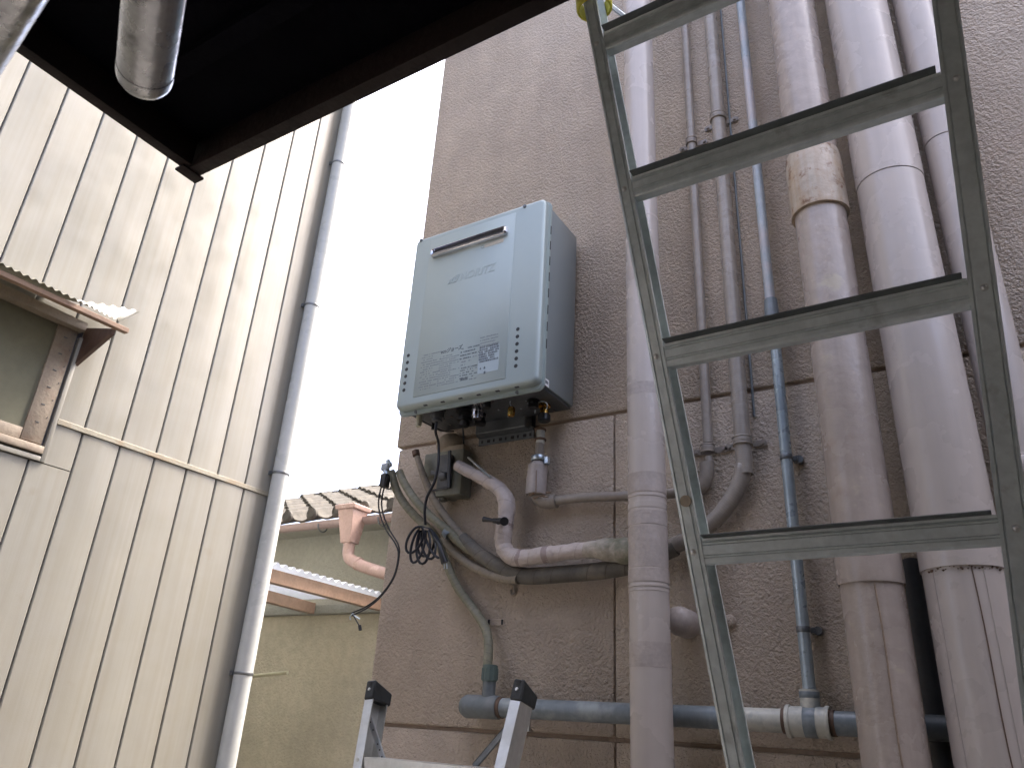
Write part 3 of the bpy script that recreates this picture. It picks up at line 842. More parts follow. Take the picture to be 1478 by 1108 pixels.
# mounting bracket below the casing
bx0, bx1 = PY(687, 630, 1.722).x, PY(767, 615, 1.722).x
zb0 = PY(688, 641, 1.722).z
bm = bmesh.new()
t = bmesh.new()
prof = [(1.742, zb0 + .085), (1.742, zb0 + .034), (1.722, zb0 + .030), (1.722, zb0 + .026), (1.7385, zb0 + .022), (1.7385, zb0), (1.7410, zb0), (1.7410, zb0 + .024), (1.7255, zb0 + .0285), (1.7440, zb0 + .0325), (1.7440, zb0 + .085)]
extrude_prof(bm, [(y, z) for y, z in prof], (bx0, 0, 0), (bx1, 0, 0), (0, 1, 0), (0, 0, 1))
br = obj('mounting_bracket', bm, 'dzinc', HT)
bm = bmesh.new()
for k in range(9):
    x = bx0 + .01 + (bx1 - bx0 - .025) * k / 8
    box(bm, (x, 1.7372, zb0 + .006), (x + (.010 if k % 2 else .005), 1.7384, zb0 + .015))
obj('bracket_slots', bm, 'black', br, flat=True)
bm = bmesh.new(); box(bm, (HX0 + .12, HB, HZ1 - .08), (HX1 - .12, YW + .002, HZ1 - .01), .002, 1); obj('mounting_plate', bm, 'dzinc', HT); bm = bmesh.new(); box(bm, (bx0 + .01, HB - .02, HZ0 - .03), (bx1 - .01, 1.7415, HZ0 + .04), .002, 1); obj('mounting_plate', bm, 'dzinc', HT)

# ------------------------------------------------------------------ pipes on the pink wall
def clampw(x, z, r, y, parent, m='conduit', ears=True, side=.026):
    bm = bmesh.new()
    ringband(bm, (x, y, z), (0, 0, 1), r, .003, .016)
    ringband(bm, (x, y, z + .0085), (0, 0, 1), r, .0045, .004)
    ringband(bm, (x, y, z - .0085), (0, 0, 1), r, .0045, .004)
    if ears:
        for s in (-1, 1):
            xc = x + s * (r + side * .55)
            box(bm, (min(x + s * r * .9, xc + s * side * .3), YW - .006, z - .008), (max(x + s * r * .9, xc + s * side * .3), YW - .003, z + .008), .001, 1)
            cyl(bm, (xc + s * side * .3, YW - .003, z), (xc + s * side * .3, YW - .0065, z), .0085, 14)
            cyl(bm, (xc + s * side * .25, YW - .004, z), (xc + s * side * .25, YW - .011, z), .0048, 10, bev=.001)
    else: box(bm, (x - .008, y + r, z - .007), (x + .008, YW + .004, z + .007))
    return obj('pipe_clamp', bm, m, parent)

# big downpipe left (behind the ladder rail)
P1X, P1Y, P1R = -.400 * 1.625, 1.625, .0445
T = thing('wall_downpipe', (P1X, P1Y, 0), 'pink painted downpipe with many tape bands, leftmost thick pipe beside the heater', 'pipe', 'pink downpipes on the wall')
bm = bmesh.new(); tube(bm, [(P1X, P1Y, .02), (P1X, P1Y, ZT + .1)], P1R, 36, .25); obj('pipe', bm, 'pipepink', T)
def zat(v, u=930, Y=P1Y): return PY(u, v, Y).z
for v0, v1, th in ((560, 576, .0008), (688, 716, .0022), (719, 722, .0035), (730, 738, .0022), (742, 762, .0018), (764, 822, .0014), (824, 843, .0030), (846, 850, .0040), (853, 856, .0026), (928, 964, .0012), (318, 321, .0010), (393, 412, .0010)):
    za, zb_ = zat(v0), zat(v1)
    bm = bmesh.new(); ringband(bm, (P1X, P1Y, (za + zb_) / 2), (0, 0, 1), P1R, th * (.4 if abs(za - zb_) > .02 else .3), abs(za - zb_), 36)
    obj('tape_band', bm, 'tape' if abs(za - zb_) > .02 else 'pipepink', T, angle=12)
for z in (.5, E_ + 2.6, E_ + 4.0): clampw(P1X, z, P1R, P1Y, T, 'pipepink', False)

# rust stained pipe
P5X, P5Y, P5R = -.1205 * 1.6, 1.615, .0575
T = thing('wall_downpipe', (P5X, P5Y, 0), 'dirty pink downpipe with a rust stained collar, left of the two thickest pipes', 'pipe', 'pink downpipes on the wall')
zc1 = PY(1185, 292, 1.56).z; zc2 = PY(1250, 838, 1.56).z
bm = bmesh.new(); tube(bm, [(P5X, P5Y, zc2 + .005), (P5X, P5Y, zc1 + .03)], P5R, 40, .2); obj('pipe', bm, 'pipepeel', T)
bm = bmesh.new(); tube(bm, [(P5X, P5Y, zc1 + .17), (P5X, P5Y, ZT + .05)], P5R + .002, 40, .3); obj('pipe', bm, 'pipepeel', T)
def sleeve(x, y, r0, r1, z0, z1, m, parent, name='collar'):
    bm = bmesh.new()
    Q = [(x, y, z) for z in (z0 + .012, z0, z0, z0 + .004, z0 + (z1 - z0) * .5, z1 - .02, z1)]
    tube(bm, Q, [(0, r0), (0, r0)], 40, 1, curve=False, cap=False)
    bm.free(); bm = bmesh.new()
    prof = [(r0, z0 + .02), (r0 + .0005, z0), (r1, z0), (r1 + .0005, z0 + .006), (r1, z0 + (z1 - z0) * .8), (r1 - .003, z1), (r0, z1)]
    rows = [[bm.verts.new((x + rr * math.cos(a), y + rr * math.sin(a), z)) for rr, z in prof] for a in [2 * math.pi * k / 40 for k in range(40)]]
    for k in range(40):
        A_, B_ = rows[k], rows[(k + 1) % 40]
        for i in range(len(prof) - 1): bm.faces.new((A_[i], A_[i + 1], B_[i + 1], B_[i]))
    return obj(name, bm, m, parent)
sleeve(P5X, P5Y, P5R, P5R + .0075, zc1, zc1 + .175, 'rustband', T)
sleeve(P5X, P5Y, P5R, P5R + .0022, zc2 - .0, zc2 + .10, 'pipepeel', T)
bm = bmesh.new(); tube(bm, [(P5X, P5Y, .02), (P5X, P5Y, zc2 + .004)], P5R - .0012, 40, .2)
pl = obj('lower_pipe', bm, 'pipepeel', T)
def seam(x, y, r, az, z0, z1, parent, m='groove', wob=.003, wd=.0016):
    """open lengthwise seam on a pipe wrap"""
    pts = []
    n = 22
    for i in range(n + 1):
        z = z0 + (z1 - z0) * i / n
        a = az + wob * math.sin(i * 1.3) / r * .6 + wob * math.sin(i * .45 + 1) / r
        pts.append((x + (r + .0003) * math.sin(a), y - (r + .0003) * math.cos(a), z))
    bm = bmesh.new(); tube(bm, pts, wd, 6, .02); return obj('seam', bm, m, parent)
seam(P5X, P5Y, P5R - .0012, math.radians(16), .3, zc2 - .004, pl)

# the thickest pipe
P6X, P6Y, P6R = -.0365 * 1.0, 1.635, .071
P6X = -.0375
T = thing('wall_downpipe', (P6X, P6Y, 0), 'thickest smooth pink downpipe, between the rust stained pipe and ladder rail', 'pipe', 'pink downpipes on the wall')
zj = PY(1380, 815, 1.565).z; zj2 = PY(1290, 240, 1.565).z
bm = bmesh.new(); tube(bm, [(P6X, P6Y, zj), (P6X, P6Y, zj2 - .001)], P6R, 44, .2); obj('pipe', bm, 'pipepink', T)
bm = bmesh.new(); tube(bm, [(P6X, P6Y, zj2 + .001), (P6X, P6Y, ZT + .05)], P6R + .0012, 44, .2); obj('pipe', bm, 'pipepink', T)
bm = bmesh.new(); tube(bm, [(P6X, P6Y, .02), (P6X, P6Y, zj + .003)], P6R - .003, 44, .2); pl = obj('lower_pipe', bm, 'pipepink', T)
seam(P6X, P6Y, P6R - .003, math.radians(16), .3, zj - .004, pl, 'brownmetal', .002, .0012)
seam(P6X, P6Y, P6R - .003, math.radians(-42), .3, zj - .004, pl, 'tape', .001, .001)
seam(P6X, P6Y, P6R - .003, math.radians(30), .3, zj - .004, pl, 'pipepink', .000, .0012)
bm = bmesh.new()
rr_ = random.Random(5)
for k in range(26):
    a = math.radians(-50 + k * 4.4 + rr_.uniform(-2, 2))
    p = Vector((P6X + (P6R - .002) * math.sin(a), P6Y - (P6R - .002) * math.cos(a), zj - rr_.uniform(.0, .006)))
    dome(bm, p, rr_.uniform(.0012, .0032), (0, 0, -1), 1.2, 6, 2)
obj('rust_crust', bm, 'brownmetal', pl, kind='stuff')

# the one right of it, ending in a collar
P7X, P7Y, P7R = .0905 * 1.0 + .0, 1.672, .0445
P7X = .087 * 1.672 / 1.6
T = thing('wall_downpipe', (P7X, P7Y, E_ + .4), 'pink downpipe partly hidden by the right ladder rail, ending in an elbow', 'pipe', 'pink downpipes on the wall')
ze = PY(1474, 668, 1.62).z; zj = PY(1350, 192, 1.62).z
bm = bmesh.new(); tube(bm, [(P7X, P7Y, ze), (P7X, P7Y, zj - .001)], P7R, 32, .2); obj('pipe', bm, 'pipepink', T)
bm = bmesh.new(); tube(bm, [(P7X, P7Y, zj + .001), (P7X, P7Y, ZT + .05)], P7R + .001, 32, .2); obj('pipe', bm, 'pipepink', T)
bm = bmesh.new(); ringband(bm, (P7X, P7Y, ze), (0, 0, 1), P7R - .002, .006, .035, 32); ringband(bm, (P7X, P7Y, ze + .02), (0, 0, 1), P7R, .002, .004, 32)
tube(bm, [(P7X, P7Y, ze - .01), (P7X, P7Y + .01, ze - .03), (P7X, YW + .02, ze - .05)], P7R, 32, .01); obj('elbow', bm, 'pipepink', T)

# thin conduit running down and turning left into the gas riser
T = thing('gas_pipe', PY(1018, 640, 1.722), 'thin brown pink gas pipe coming down the wall and turning left at elbows', 'pipe')
X3 = -.5275; Y3 = 1.722
bm = bmesh.new(); tube(bm, [(X3, Y3, E_ + .655), (X3, Y3, ZT)], .0125, 18, .2); obj('pipe', bm, 'conduit', T)
clampw(X3, PY(1001, 200, Y3).z - .01, .0125, Y3, T)
clampw(X3 - .002, PY(1018, 648, Y3).z, .0135, Y3, T)
zl = PY(970, 712, Y3).z
bm = bmesh.new(); tube(bm, [(X3 - .002, Y3, E_ + .62), (X3 + .0, Y3, PY(1019, 668, Y3).z)], .0105, 16, .1)
tube(bm, [PY(1019.5, 668, Y3), PY(1020, 685, Y3), PY(1013, 702, Y3), PY(996, 709, Y3), PY(978, 711, Y3)], [(0, .0175), (.5, .017), (1, .0165)], 18, .006); obj('elbow', bm, 'conduit', T)
bm = bmesh.new(); tube(bm, [PY(985, 711, Y3), PY(891, 716, Y3), PY(838, 718, Y3), PY(800, 723, Y3)], .0125, 18, .03); obj('pipe', bm, 'conduit', T)
bm = bmesh.new(); tube(bm, [PY(803, 723, Y3), PY(786, 724, 1.72), PY(776, 716, 1.715), PY(774, 702, 1.71)], .0185, 18, .006); obj('elbow', bm, 'conduit', T)
bm = bmesh.new(); tube(bm, [PY(773.5, 714, 1.705), PY(774, 700, 1.705), PY(777, 667, 1.705)], [(0, .027), (.1, .0285), (.9, .0275), (1, .018)], 20, .01); ins = obj('insulation_sleeve', bm, 'tape', T)
bm = bmesh.new()
for k, (u, v) in enumerate(((764, 715), (770, 719), (779, 716), (788, 711), (784, 717))):
    q = PY(u, v, 1.69); beam(bm, q, PY(u + 7, v - 4 + k, 1.685), .009, .004)
obj('torn_edge', bm, 'groove', ins)
seam_pts = [PY(773.5 + .1 * i, 712 - 4.2 * i, 1.6775) for i in range(9)]
bm = bmesh.new(); tube(bm, seam_pts, .0014, 6, .01); obj('seam', bm, 'groove', ins)
bm = bmesh.new(); ringband(bm, PY(777.5, 662, 1.705), (0, 0, 1), .0175, .004, .014, 20)
q = PY(791, 664, 1.70); box(bm, (q.x - .006, 1.69, q.z - .011), (q.x + .004, 1.705, q.z + .008), .001, 1); obj('tape_band', bm, 'zinc', T)
bm = bmesh.new(); tube(bm, [PY(778, 664, 1.705), PY(779.5, 640, 1.705)], .0125, 18, .02); obj('riser', bm, 'conduit', T)
bm = bmesh.new(); tube(bm, [PY(779.7, 641, 1.705), PY(780.5, 622, 1.705)], .0120, 18, .02); obj('riser_end', bm, 'cream', T)
for v in (620.5, 634.5):
    bm = bmesh.new(); ringband(bm, PY(780, v, 1.705), (0, 0, 1), .0118, .0045, .006, 20); obj('rusty_ring', bm, 'brownmetal', T)

# banded conduit curving to the left
T = thing('banded_conduit', PY(1070, 640, 1.712), 'tape wound brown conduit curving left behind the ladder and thick pipe', 'pipe')
X4, Y4 = -.4415, 1.712
bm = bmesh.new()
tube(bm, [(X4, Y4, ZT), (X4, Y4, E_ + 3), (X4, Y4, E_ + 1.5), (X4, Y4, E_ + .64), PY(1073, 672, Y4), PY(1064, 706, Y4), PY(1043, 738, Y4), PY(1020, 760, Y4), PY(994, 777, Y4), PY(965, 791, Y4)], .0195, 22, .012)
obj('pipe', bm, 'banded', T)
clampw(X4, PY(1043, 168, Y4).z, .0195, Y4, T)
clampw(X4, PY(1071, 637, Y4).z, .0195, Y4, T)
bm = bmesh.new(); tube(bm, [(X4 + .026, YW - .004, ZT), (X4 + .026, YW - .004, E_ + 1.2), (X4 + .024, YW - .004, E_ + .72)], .0032, 8, .1); obj('thin_wire', bm, 'greyfit', T)
bm = bmesh.new()
tube(bm, [PY(975, 789, Y4), PY(940, 806, Y4), PY(905, 817, Y4), PY(860, 824, Y4), PY(811, 828, Y4), PY(760, 831, Y4), PY(735, 824, Y4), PY(712, 812, Y4), PY(692, 799, Y4), PY(668, 776, 1.715)], [(0, .0205), (.7, .022), (1, .017)], 22, .012)
obj('grey_wrap', bm, 'greywrap', T)
bm = bmesh.new(); q = PY(742, 848, YW - .003)
tube(bm, [q + Vector((0, 0, .03)), q + Vector((.002, -.004, .0)), q + Vector((.004, -.002, -.012)), q + Vector((-.006, -.002, -.016)), q + Vector((-.008, -.002, -.004))], .003, 8, .004); obj('saddle_clip', bm, 'conduit', T)

# white tape wrapped pipe with the black valve
T = thing('wrapped_pipe', PY(732, 750, 1.69), 'pinkish white tape wrapped pipe with two bends and a small black valve handle', 'pipe')
Y5 = 1.685
bm = bmesh.new()
tube(bm, [PY(660, 671, 1.66), PY(680, 682, 1.665), PY(702, 693, 1.675), PY(721, 706, Y5), PY(731, 724, Y5), PY(730.5, 745, Y5), PY(727, 768, Y5), PY(727, 788, Y5), PY(737, 802, Y5), PY(756, 805, Y5), PY(784, 801, Y5), PY(838, 794, Y5), PY(862, 793, Y5)],
     [(0, .0160), (.2, .0185), (.35, .0235), (.75, .0215), (1, .0185)], 22, .005, rmod=lambda s: 1 + .035 * math.sin(s * 70) + .022 * math.sin(s * 173) + (.035 * math.sin(s * 420) if .08 < s < .15 or .26 < s < .34 else 0))
wp = obj('pipe', bm, 'wrap', T)
bm = bmesh.new(); tube(bm, [PY(842, 794, Y5), PY(858, 793, Y5), PY(874, 793, 1.68), PY(890, 794, 1.68), PY(908, 795, 1.67), PY(920, 795, 1.66)], [(0, .018), (.2, .023), (.5, .029), (.75, .031), (1, .026)], 24, .006, rmod=lambda s: 1 + .04 * math.sin(s * 120)); obj('mossy_bulge', bm, 'moss', T)
bm = bmesh.new(); beam(bm, PY(676, 660, 1.668), PY(708, 689, 1.66), .012, .005); obj('split_insulation', bm, 'cream', T)
bm = bmesh.new(); cyl(bm, PY(726, 751, 1.668), PY(719, 752, 1.63), .0085, 16, bev=.001); cyl(bm, PY(727, 752, 1.635), PY(712, 751, 1.635), .0085, 14, .0065, bev=0); cyl(bm, PY(713, 751, 1.635), PY(698, 749, 1.635), .0045, 14, .0075)
cyl(bm, PY(728, 752, 1.645), PY(728, 752, 1.630), .0115, 16, bev=.002); obj('valve_handle', bm, 'black', T)
for u, v, ax in ((752, 805, (1, 0, .1)), (790, 800, (1, 0, .05)), (729, 757, (0.05, 0, 1))):
    bm = bmesh.new(); ringband(bm, PY(u, v, Y5), ax, .0212, .0012, .017, 22); obj('tape_band', bm, 'wrap', T)

# hoses
def hose(pts, r, lab, m='hose', n=16):
    T = thing('hose', pts[0], lab, 'hose', 'old hoses below the water heater')
    bm = bmesh.new(); tube(bm, pts, r, n, .0042, rmod=lambda s: 1 + .05 * max(0, math.sin(s * 2 * math.pi / .019))); obj('hose_body', bm, m, T)
    return T
def pts(L): return [PY(u, v, y) for u, v, y in L]
TA = hose(pts(((564, 679, 1.66), (573, 708, 1.68), (588, 732, 1.70), (610, 755, 1.712), (629, 774, 1.715), (644, 812, 1.722), (661, 848, 1.727), (683, 878, 1.727), (700, 905, 1.72), (705, 930, 1.708), (703, 968, 1.70))), .0120,
          'longest olive hose, curving from the wall corner down to the grey tee')
TB = hose(pts(((576, 680, 1.67), (584, 698, 1.675), (600, 722, 1.682), (622, 745, 1.69), (648, 767, 1.70), (668, 786, 1.71), (690, 801, 1.715))), .0118, 'olive hose with open upper end running beside the longest hose into grey wrap')
TC = hose(pts(((602, 659, 1.665), (609, 680, 1.67), (618, 703, 1.685), (631, 728, 1.70), (652, 757, 1.712), (672, 780, 1.72), (698, 802, 1.72))), [(0, .0085), (.3, .0115), (1, .012)], 'olive hose topped with a rusty brown cap, rightmost at its upper end', 'hosetan')
bm = bmesh.new(); q = PY(600.5, 654, 1.665); cyl(bm, q + Vector((-.003, 0, .008)), q - Vector((-.003, 0, .008)), .0125, 6, bev=.0015); obj('cap', bm, 'brownmetal', TC)
TD = hose(pts(((640, 776, 1.725), (655, 795, 1.725), (676, 813, 1.722), (702, 826, 1.715), (728, 834, 1.71), (748, 836, 1.70))), .0125, 'tan wrapped hose curving along under the grey wrapped bundle', 'hosetan')
bm = bmesh.new()
for u, v, ax in ((646, 770, (1, 0, -.9)),): ringband(bm, PY(u, v, 1.70), ax, .0125, .002, .02, 18)
obj('joint_band', bm, 'bluegrey', TB)
bm = bmesh.new(); q = PY(562, 673, 1.655)
cyl(bm, q + Vector((-.004, 0, .012)), q, .0095, 8, bev=.001); cyl(bm, PY(556, 672, 1.65), PY(558, 686, 1.65), .009, 14, bev=.002); cyl(bm, PY(560, 664, 1.652), PY(561, 672, 1.652), .0075, 6, bev=.001)
obj('metal_connector', bm, 'zinc', TA)

# ------------------------------------------------------------------ vent and junction box under the heater
T = thing('junction_box', PY(648, 690, 1.735), 'open grey green plastic junction box under a putty sealed wall vent', 'box')
bm = bmesh.new()
def pbox(u0, v0, u1, v1, y0, y1, bev=.003, m='boxg', name='box_body'):
    a = PY(u0, v0, y0); b = PY(u1, v1, y0); bm = bmesh.new()
    box(bm, (min(a.x, b.x), y0, min(a.z, b.z)), (max(a.x, b.x), y1, max(a.z, b.z)), bev, 2); return obj(name, bm, m, T)
pbox(634, 652, 664, 712, 1.690, 1.744)
pbox(613, 655, 634, 686, 1.700, 1.742, .006, 'boxg', 'side_cover')
pbox(635, 657, 646, 702, 1.672, 1.689, .001, 'boxd', 'open_front')
bm = bmesh.new()
for a, b in (((649, 650), (647, 704)), ((647, 704), (623, 708))):
    beam(bm, PY(*a, 1.66), PY(*b, 1.66), .012 if a[1] < 700 else .006, .006, up=(0, 1, 0))
obj('door_seal', bm, 'black', T)
bm = bmesh.new(); q = PY(640, 688, 1.67); cyl(bm, q + Vector((-.012, 0, 0)), q + Vector((.012, 0, .002)), .011, 14, bev=.002); beam(bm, PY(622, 682, 1.67), PY(640, 684, 1.67), .010, .012); obj('terminal_block', bm, 'boxd', T)
bm = bmesh.new(); q = PY(641, 710, 1.715); cyl(bm, q, q - Vector((0, 0, .028)), .0125, 18, bev=.002); obj('spout', bm, 'boxg', T)
bm = bmesh.new(); q = PY(652, 690, 1.74); 
t = bmesh.new(); bmesh.ops.create_uvsphere(t, u_segments=24, v_segments=14, radius=1)
merge(bm, t, Matrix.Translation(PY(657, 695, 1.742)) @ Matrix.Diagonal((.036, .020, .060, 1))); obj('back_plate', bm, 'boxg', T)
bm = bmesh.new(); t = bmesh.new(); bmesh.ops.create_uvsphere(t, u_segments=28, v_segments=16, radius=1)
merge(bm, t, Matrix.Translation(PY(651, 644, 1.742)) @ Matrix.Diagonal((.046, .045, .040, 1)))
box(bm, (PY(636, 650, 1.70).x, 1.702, PY(650, 662, 1.7).z), (PY(668, 650, 1.70).x, 1.744, PY(650, 641, 1.7).z), .010, 2)
obj('putty_hood', bm, 'putty', T)

# ------------------------------------------------------------------ cables
T = thing('power_cable', CAB, 'black power cable hanging from the heater in a tied coil', 'cable')
bm = bmesh.new()
P0 = [CAB + Vector((0, 0, .004)), CAB + Vector((0, 0, -.03)), PY(633, 640, 1.60), PY(632.5, 668, 1.60), PY(627, 695, 1.60), PY(616, 718, 1.605), PY(613, 738, 1.61), PY(614, 757, 1.62)]
tube(bm, P0, .0040, 12, .008)
obj('cable_run', bm, 'cable', T)
bm = bmesh.new(); c0 = PY(614, 762, 1.63)
rc = random.Random(11)
P = []
for k in range(6):
    ang = (-28, -12, 4, 20, 34, -4)[k]; ln = (.078, .098, .10, .092, .10, .075)[k]; wd = (.020, .017, .019, .018, .014, .024)[k]
    a = math.radians(ang)
    dx, dz = math.sin(a), -math.cos(a)
    for j in range(9):
        t_ = 2 * math.pi * j / 9
        l_ = ln * (1 - math.cos(t_)) / 2; s_ = wd * math.sin(t_)
        P.append(c0 + Vector((dx * l_ + dz * s_ * -1, -.018 + k * .006 + .006 * math.sin(t_), dz * l_ + dx * s_)))
tube(bm, P, .0036, 10, .006)
obj('cable_coil', bm, 'cable', T)
bm = bmesh.new(); ringband(bm, c0 + Vector((0, -.004, -.006)), (0, 0, 1), .011, .003, .005, 14); obj('cable_tie', bm, 'putty', T)
bm = bmesh.new(); tube(bm, [PY(627, 776, 1.62), PY(634, 786, 1.615), PY(638, 800, 1.615), PY(642, 812, 1.62)], [(0, .0045), (.5, .0075), (.8, .009), (1, .010)], 12, .006); 
pg = obj('plug', bm, 'black', T)
bm = bmesh.new(); q = PY(642.5, 815, 1.62)
for dx in (-.004, .004): cyl(bm, q + Vector((dx, 0, .004)), q + Vector((dx * 1.1 + .003, 0, -.010)), .0016, 8)
obj('plug_prong', bm, 'zinc', pg)

T = thing('sensor_cable', PY(557, 690, 1.64), 'thin black twin wire clipped at wall corner and dangling over the gap', 'cable')
for k, off in enumerate((0, 5)):
    bm = bmesh.new()
    L = ((556 + off * .8, 686, 1.64), (548 + off * .9, 712, 1.64), (547 + off * .9, 735, 1.645), (556 + off, 762, 1.65), (571 + off * .7, 785, 1.65), (575 + off * .2, 802, 1.65), (568 + off * .2, 832, 1.645), (550, 858 + off * .4, 1.64), (530, 874 + off * .6, 1.64), (508, 884 + off * .8, 1.64))
    tube(bm, pts(L), .0023, 8, .01); obj('wire', bm, 'cable', T)
for k, L in enumerate((((508, 884), (512, 891), (516, 898), (520, 906)), ((508, 884), (513, 889), (519, 893)), ((508, 886), (505, 890), (506, 894)))):
    bm = bmesh.new(); tube(bm, [PY(u, v, 1.64) for u, v in L], .0018, 8, .005)
    if k == 0: cyl(bm, PY(519, 902, 1.64), PY(520, 909, 1.64), .0045, 8)
    obj('wire_end', bm, 'cable' if k == 0 else 'zinc', T)
bm = bmesh.new(); a = PY(555, 692, 1.645); box(bm, (a.x - .011, 1.635, a.z - .024), (a.x + .011, 1.66, a.z + .018), .004); obj('clip', bm, 'black', T)
bm = bmesh.new(); a = PY(556, 674, 1.645); box(bm, (a.x - .014, 1.640, a.z - .010), (a.x + .012, 1.655, a.z + .012), .003); obj('foil_tag', bm, 'bluepale', T)

# thin dark wire beside the vent
bm = bmesh.new(); tube(bm, pts(((668, 612, 1.70), (669, 640, 1.735), (668, 668, 1.742), (666, 700, 1.742), (661, 716, 1.742))), .0026, 8, .01)
tag(obj('thin_wire', bm, 'cable'), 'thin dark wire running down the wall right of the junction box', 'cable')

# ------------------------------------------------------------------ water pipes, blue grey
XV, YV = -.3455, 1.712
zt = PY(1168, 1040, 1.70).z
T = thing('water_pipe', (XV, YV, zt), 'pale blue upright water pipe with a socket, seen behind the ladder treads', 'pipe')
zs0, zs1 = PY(1119, 500, YV).z, PY(1115, 432, YV).z
bm = bmesh.new(); tube(bm, [(XV - .001, YV, zs1 - .005), (XV, YV, ZT)], .0125, 18, .1); obj('pipe', bm, 'bluepale', T)
bm = bmesh.new(); tube(bm, [(XV, YV, zt + .03), (XV, YV, PY(1150, 800, YV).z), (XV + .001, YV, zs0 + .005)], .0128, 18, .1); obj('pipe', bm, 'galv', T)
bm = bmesh.new(); tube(bm, [(XV, YV, zs0), (XV, YV, zs0 + .012), (XV, YV, zs0 + .013), (XV, YV, zs1 - .004), (XV, YV, zs1)], [(0, .0155), (.1, .0195), (.2, .0178), (.93, .0178), (1, .0155)], 20, .1, curve=False); obj('socket', bm, 'bluegrey', T)
for v, u in ((908, 1172), (660, 1136)):
    z = PY(u, v, YV).z
    bm = bmesh.new(); ringband(bm, (XV, YV, z), (0, 0, 1), .0128, .0015, .012); box(bm, (XV + .010, YW - .022, z - .006), (XV + .022, YW + .002, z + .006), .001, 1); cyl(bm, (XV + .024, YW - .014, z), (XV + .024, YW + .001, z), .009, 12); obj('pipe_clamp', bm, 'dzinc', T)
T2 = thing('water_pipe', (-.6, 1.70, E_ + .04), 'blue grey level water pipe low on the wall with cream patches and a tee', 'pipe')
ZHP = E_ + .0385
YH = 1.70
def xh(u): return PY(u, 1036, YH).x
bm = bmesh.new(); tube(bm, [(xh(722), YH, ZHP), (xh(1050), YH, ZHP)], .0225, 22, .1); obj('pipe', bm, 'bluegrey', T2)
bm = bmesh.new(); tube(bm, [(xh(1050), YH, ZHP), (xh(1134), YH, ZHP)], .0228, 22, .1); obj('pipe', bm, 'cream', T2, label='cream painted stretch of the level pipe')
bm = bmesh.new(); tube(bm, [(xh(1200), YH, ZHP), (2.0, YH, ZHP)], .0225, 22, .1); obj('pipe', bm, 'bluegrey', T2)
bm = bmesh.new(); tube(bm, [(xh(1137), YH, ZHP), (xh(1198), YH, ZHP)], .0285, 24, .02)
tube(bm, [(XV + .0, YH + .004, ZHP), (XV, YH + .006, ZHP + .060)], .0190, 20, .02)
for u in (1139, 1196): ringband(bm, (xh(u), YH, ZHP), (1, 0, 0), .0275, .0035, .008)
obj('tee', bm, 'cream', T2)
bm = bmesh.new(); ringband(bm, (XV, YH, ZHP), (1, 0, 0), .0283, .0008, .024); ringband(bm, (XV, YH + .006, ZHP + .05), (0, 0, 1), .0188, .001, .012); obj('blue_band', bm, 'bluegrey', T2)
for u in (1133.5, 1202):
    bm = bmesh.new(); ringband(bm, (xh(u), YH, ZHP), (1, 0, 0), .0222, .002, .010); obj('rusty_ring', bm, 'brownmetal', T2)
# left tee with upright neck
bm = bmesh.new(); tube(bm, [(xh(668), YH, ZHP), (xh(672), YH, ZHP), (xh(720), YH, ZHP)], [(0, .020), (.12, .0275), (.9, .0275), (1, .0265)], 26, .006)
xn = xh(703); tube(bm, [(xn, YH, ZHP + .02), (xn, YH, ZHP + .062)], .0165, 20, .02); obj('end_tee', bm, 'greyfit', T2)
bm = bmesh.new(); tube(bm, [(xh(719), YH, ZHP), (xh(725), YH, ZHP)], .0245, 22, .02); obj('rubber_ring', bm, 'brownmetal', T2)
bm = bmesh.new(); cyl(bm, (xn, YH, ZHP + .058), (xn, YH, ZHP + .098), .0192, 22, bev=.002)
for k in range(12):
    a = k * math.pi / 6; box(bm, (xn + .0192 * math.cos(a) - .0015, YH + .0192 * math.sin(a) - .0015, ZHP + .062), (xn + .0192 * math.cos(a) + .0015, YH + .0192 * math.sin(a) + .0015, ZHP + .09), .0006, 1)
obj('hose_nut', bm, 'greenfit', T2)
bm = bmesh.new(); q = PY(760, 1047, YW - .003); box(bm, (q.x - .009, YW - .005, q.z - .012), (q.x + .008, YW + .003, q.z + .014), .001, 1)
cyl(bm, (q.x, YW - .004, q.z), (q.x, YW - .008, q.z), .0045, 12); q2 = PY(768, 1005, YW - .003); box(bm, (q2.x - .007, YW - .005, q2.z - .01), (q2.x + .006, YW + .003, q2.z + .012), .001, 1)
ringband(bm, (q.x + .002, YH, ZHP), (1, 0, 0), .0225, .0015, .016); obj('pipe_clamp', bm, 'alulight', T2)

# stubs in the wall
bm = bmesh.new(); q = PY(974, 893, 1.66); tube(bm, [(q.x, YW + .01, q.z), (q.x, 1.69, q.z), (q.x, 1.675, q.z), (q.x, 1.666, q.z), (q.x, 1.661, q.z)], [(0, .032), (.75, .032), (.88, .029), (.96, .02), (1, .008)], 26, .1, curve=False)
tag(obj('pipe_stub', bm, 'tape'), 'round pink capped pipe stub behind the leftmost thick pipe', 'pipe stub')
bm = bmesh.new(); q = PY(1053, 897, YW); dome(bm, q, .016, (0, -1, 0), .9, 18, 6)
tag(obj('wall_plug', bm, 'stucco'), 'small painted over bump on the wall right of the left ladder rail', 'wall plug')
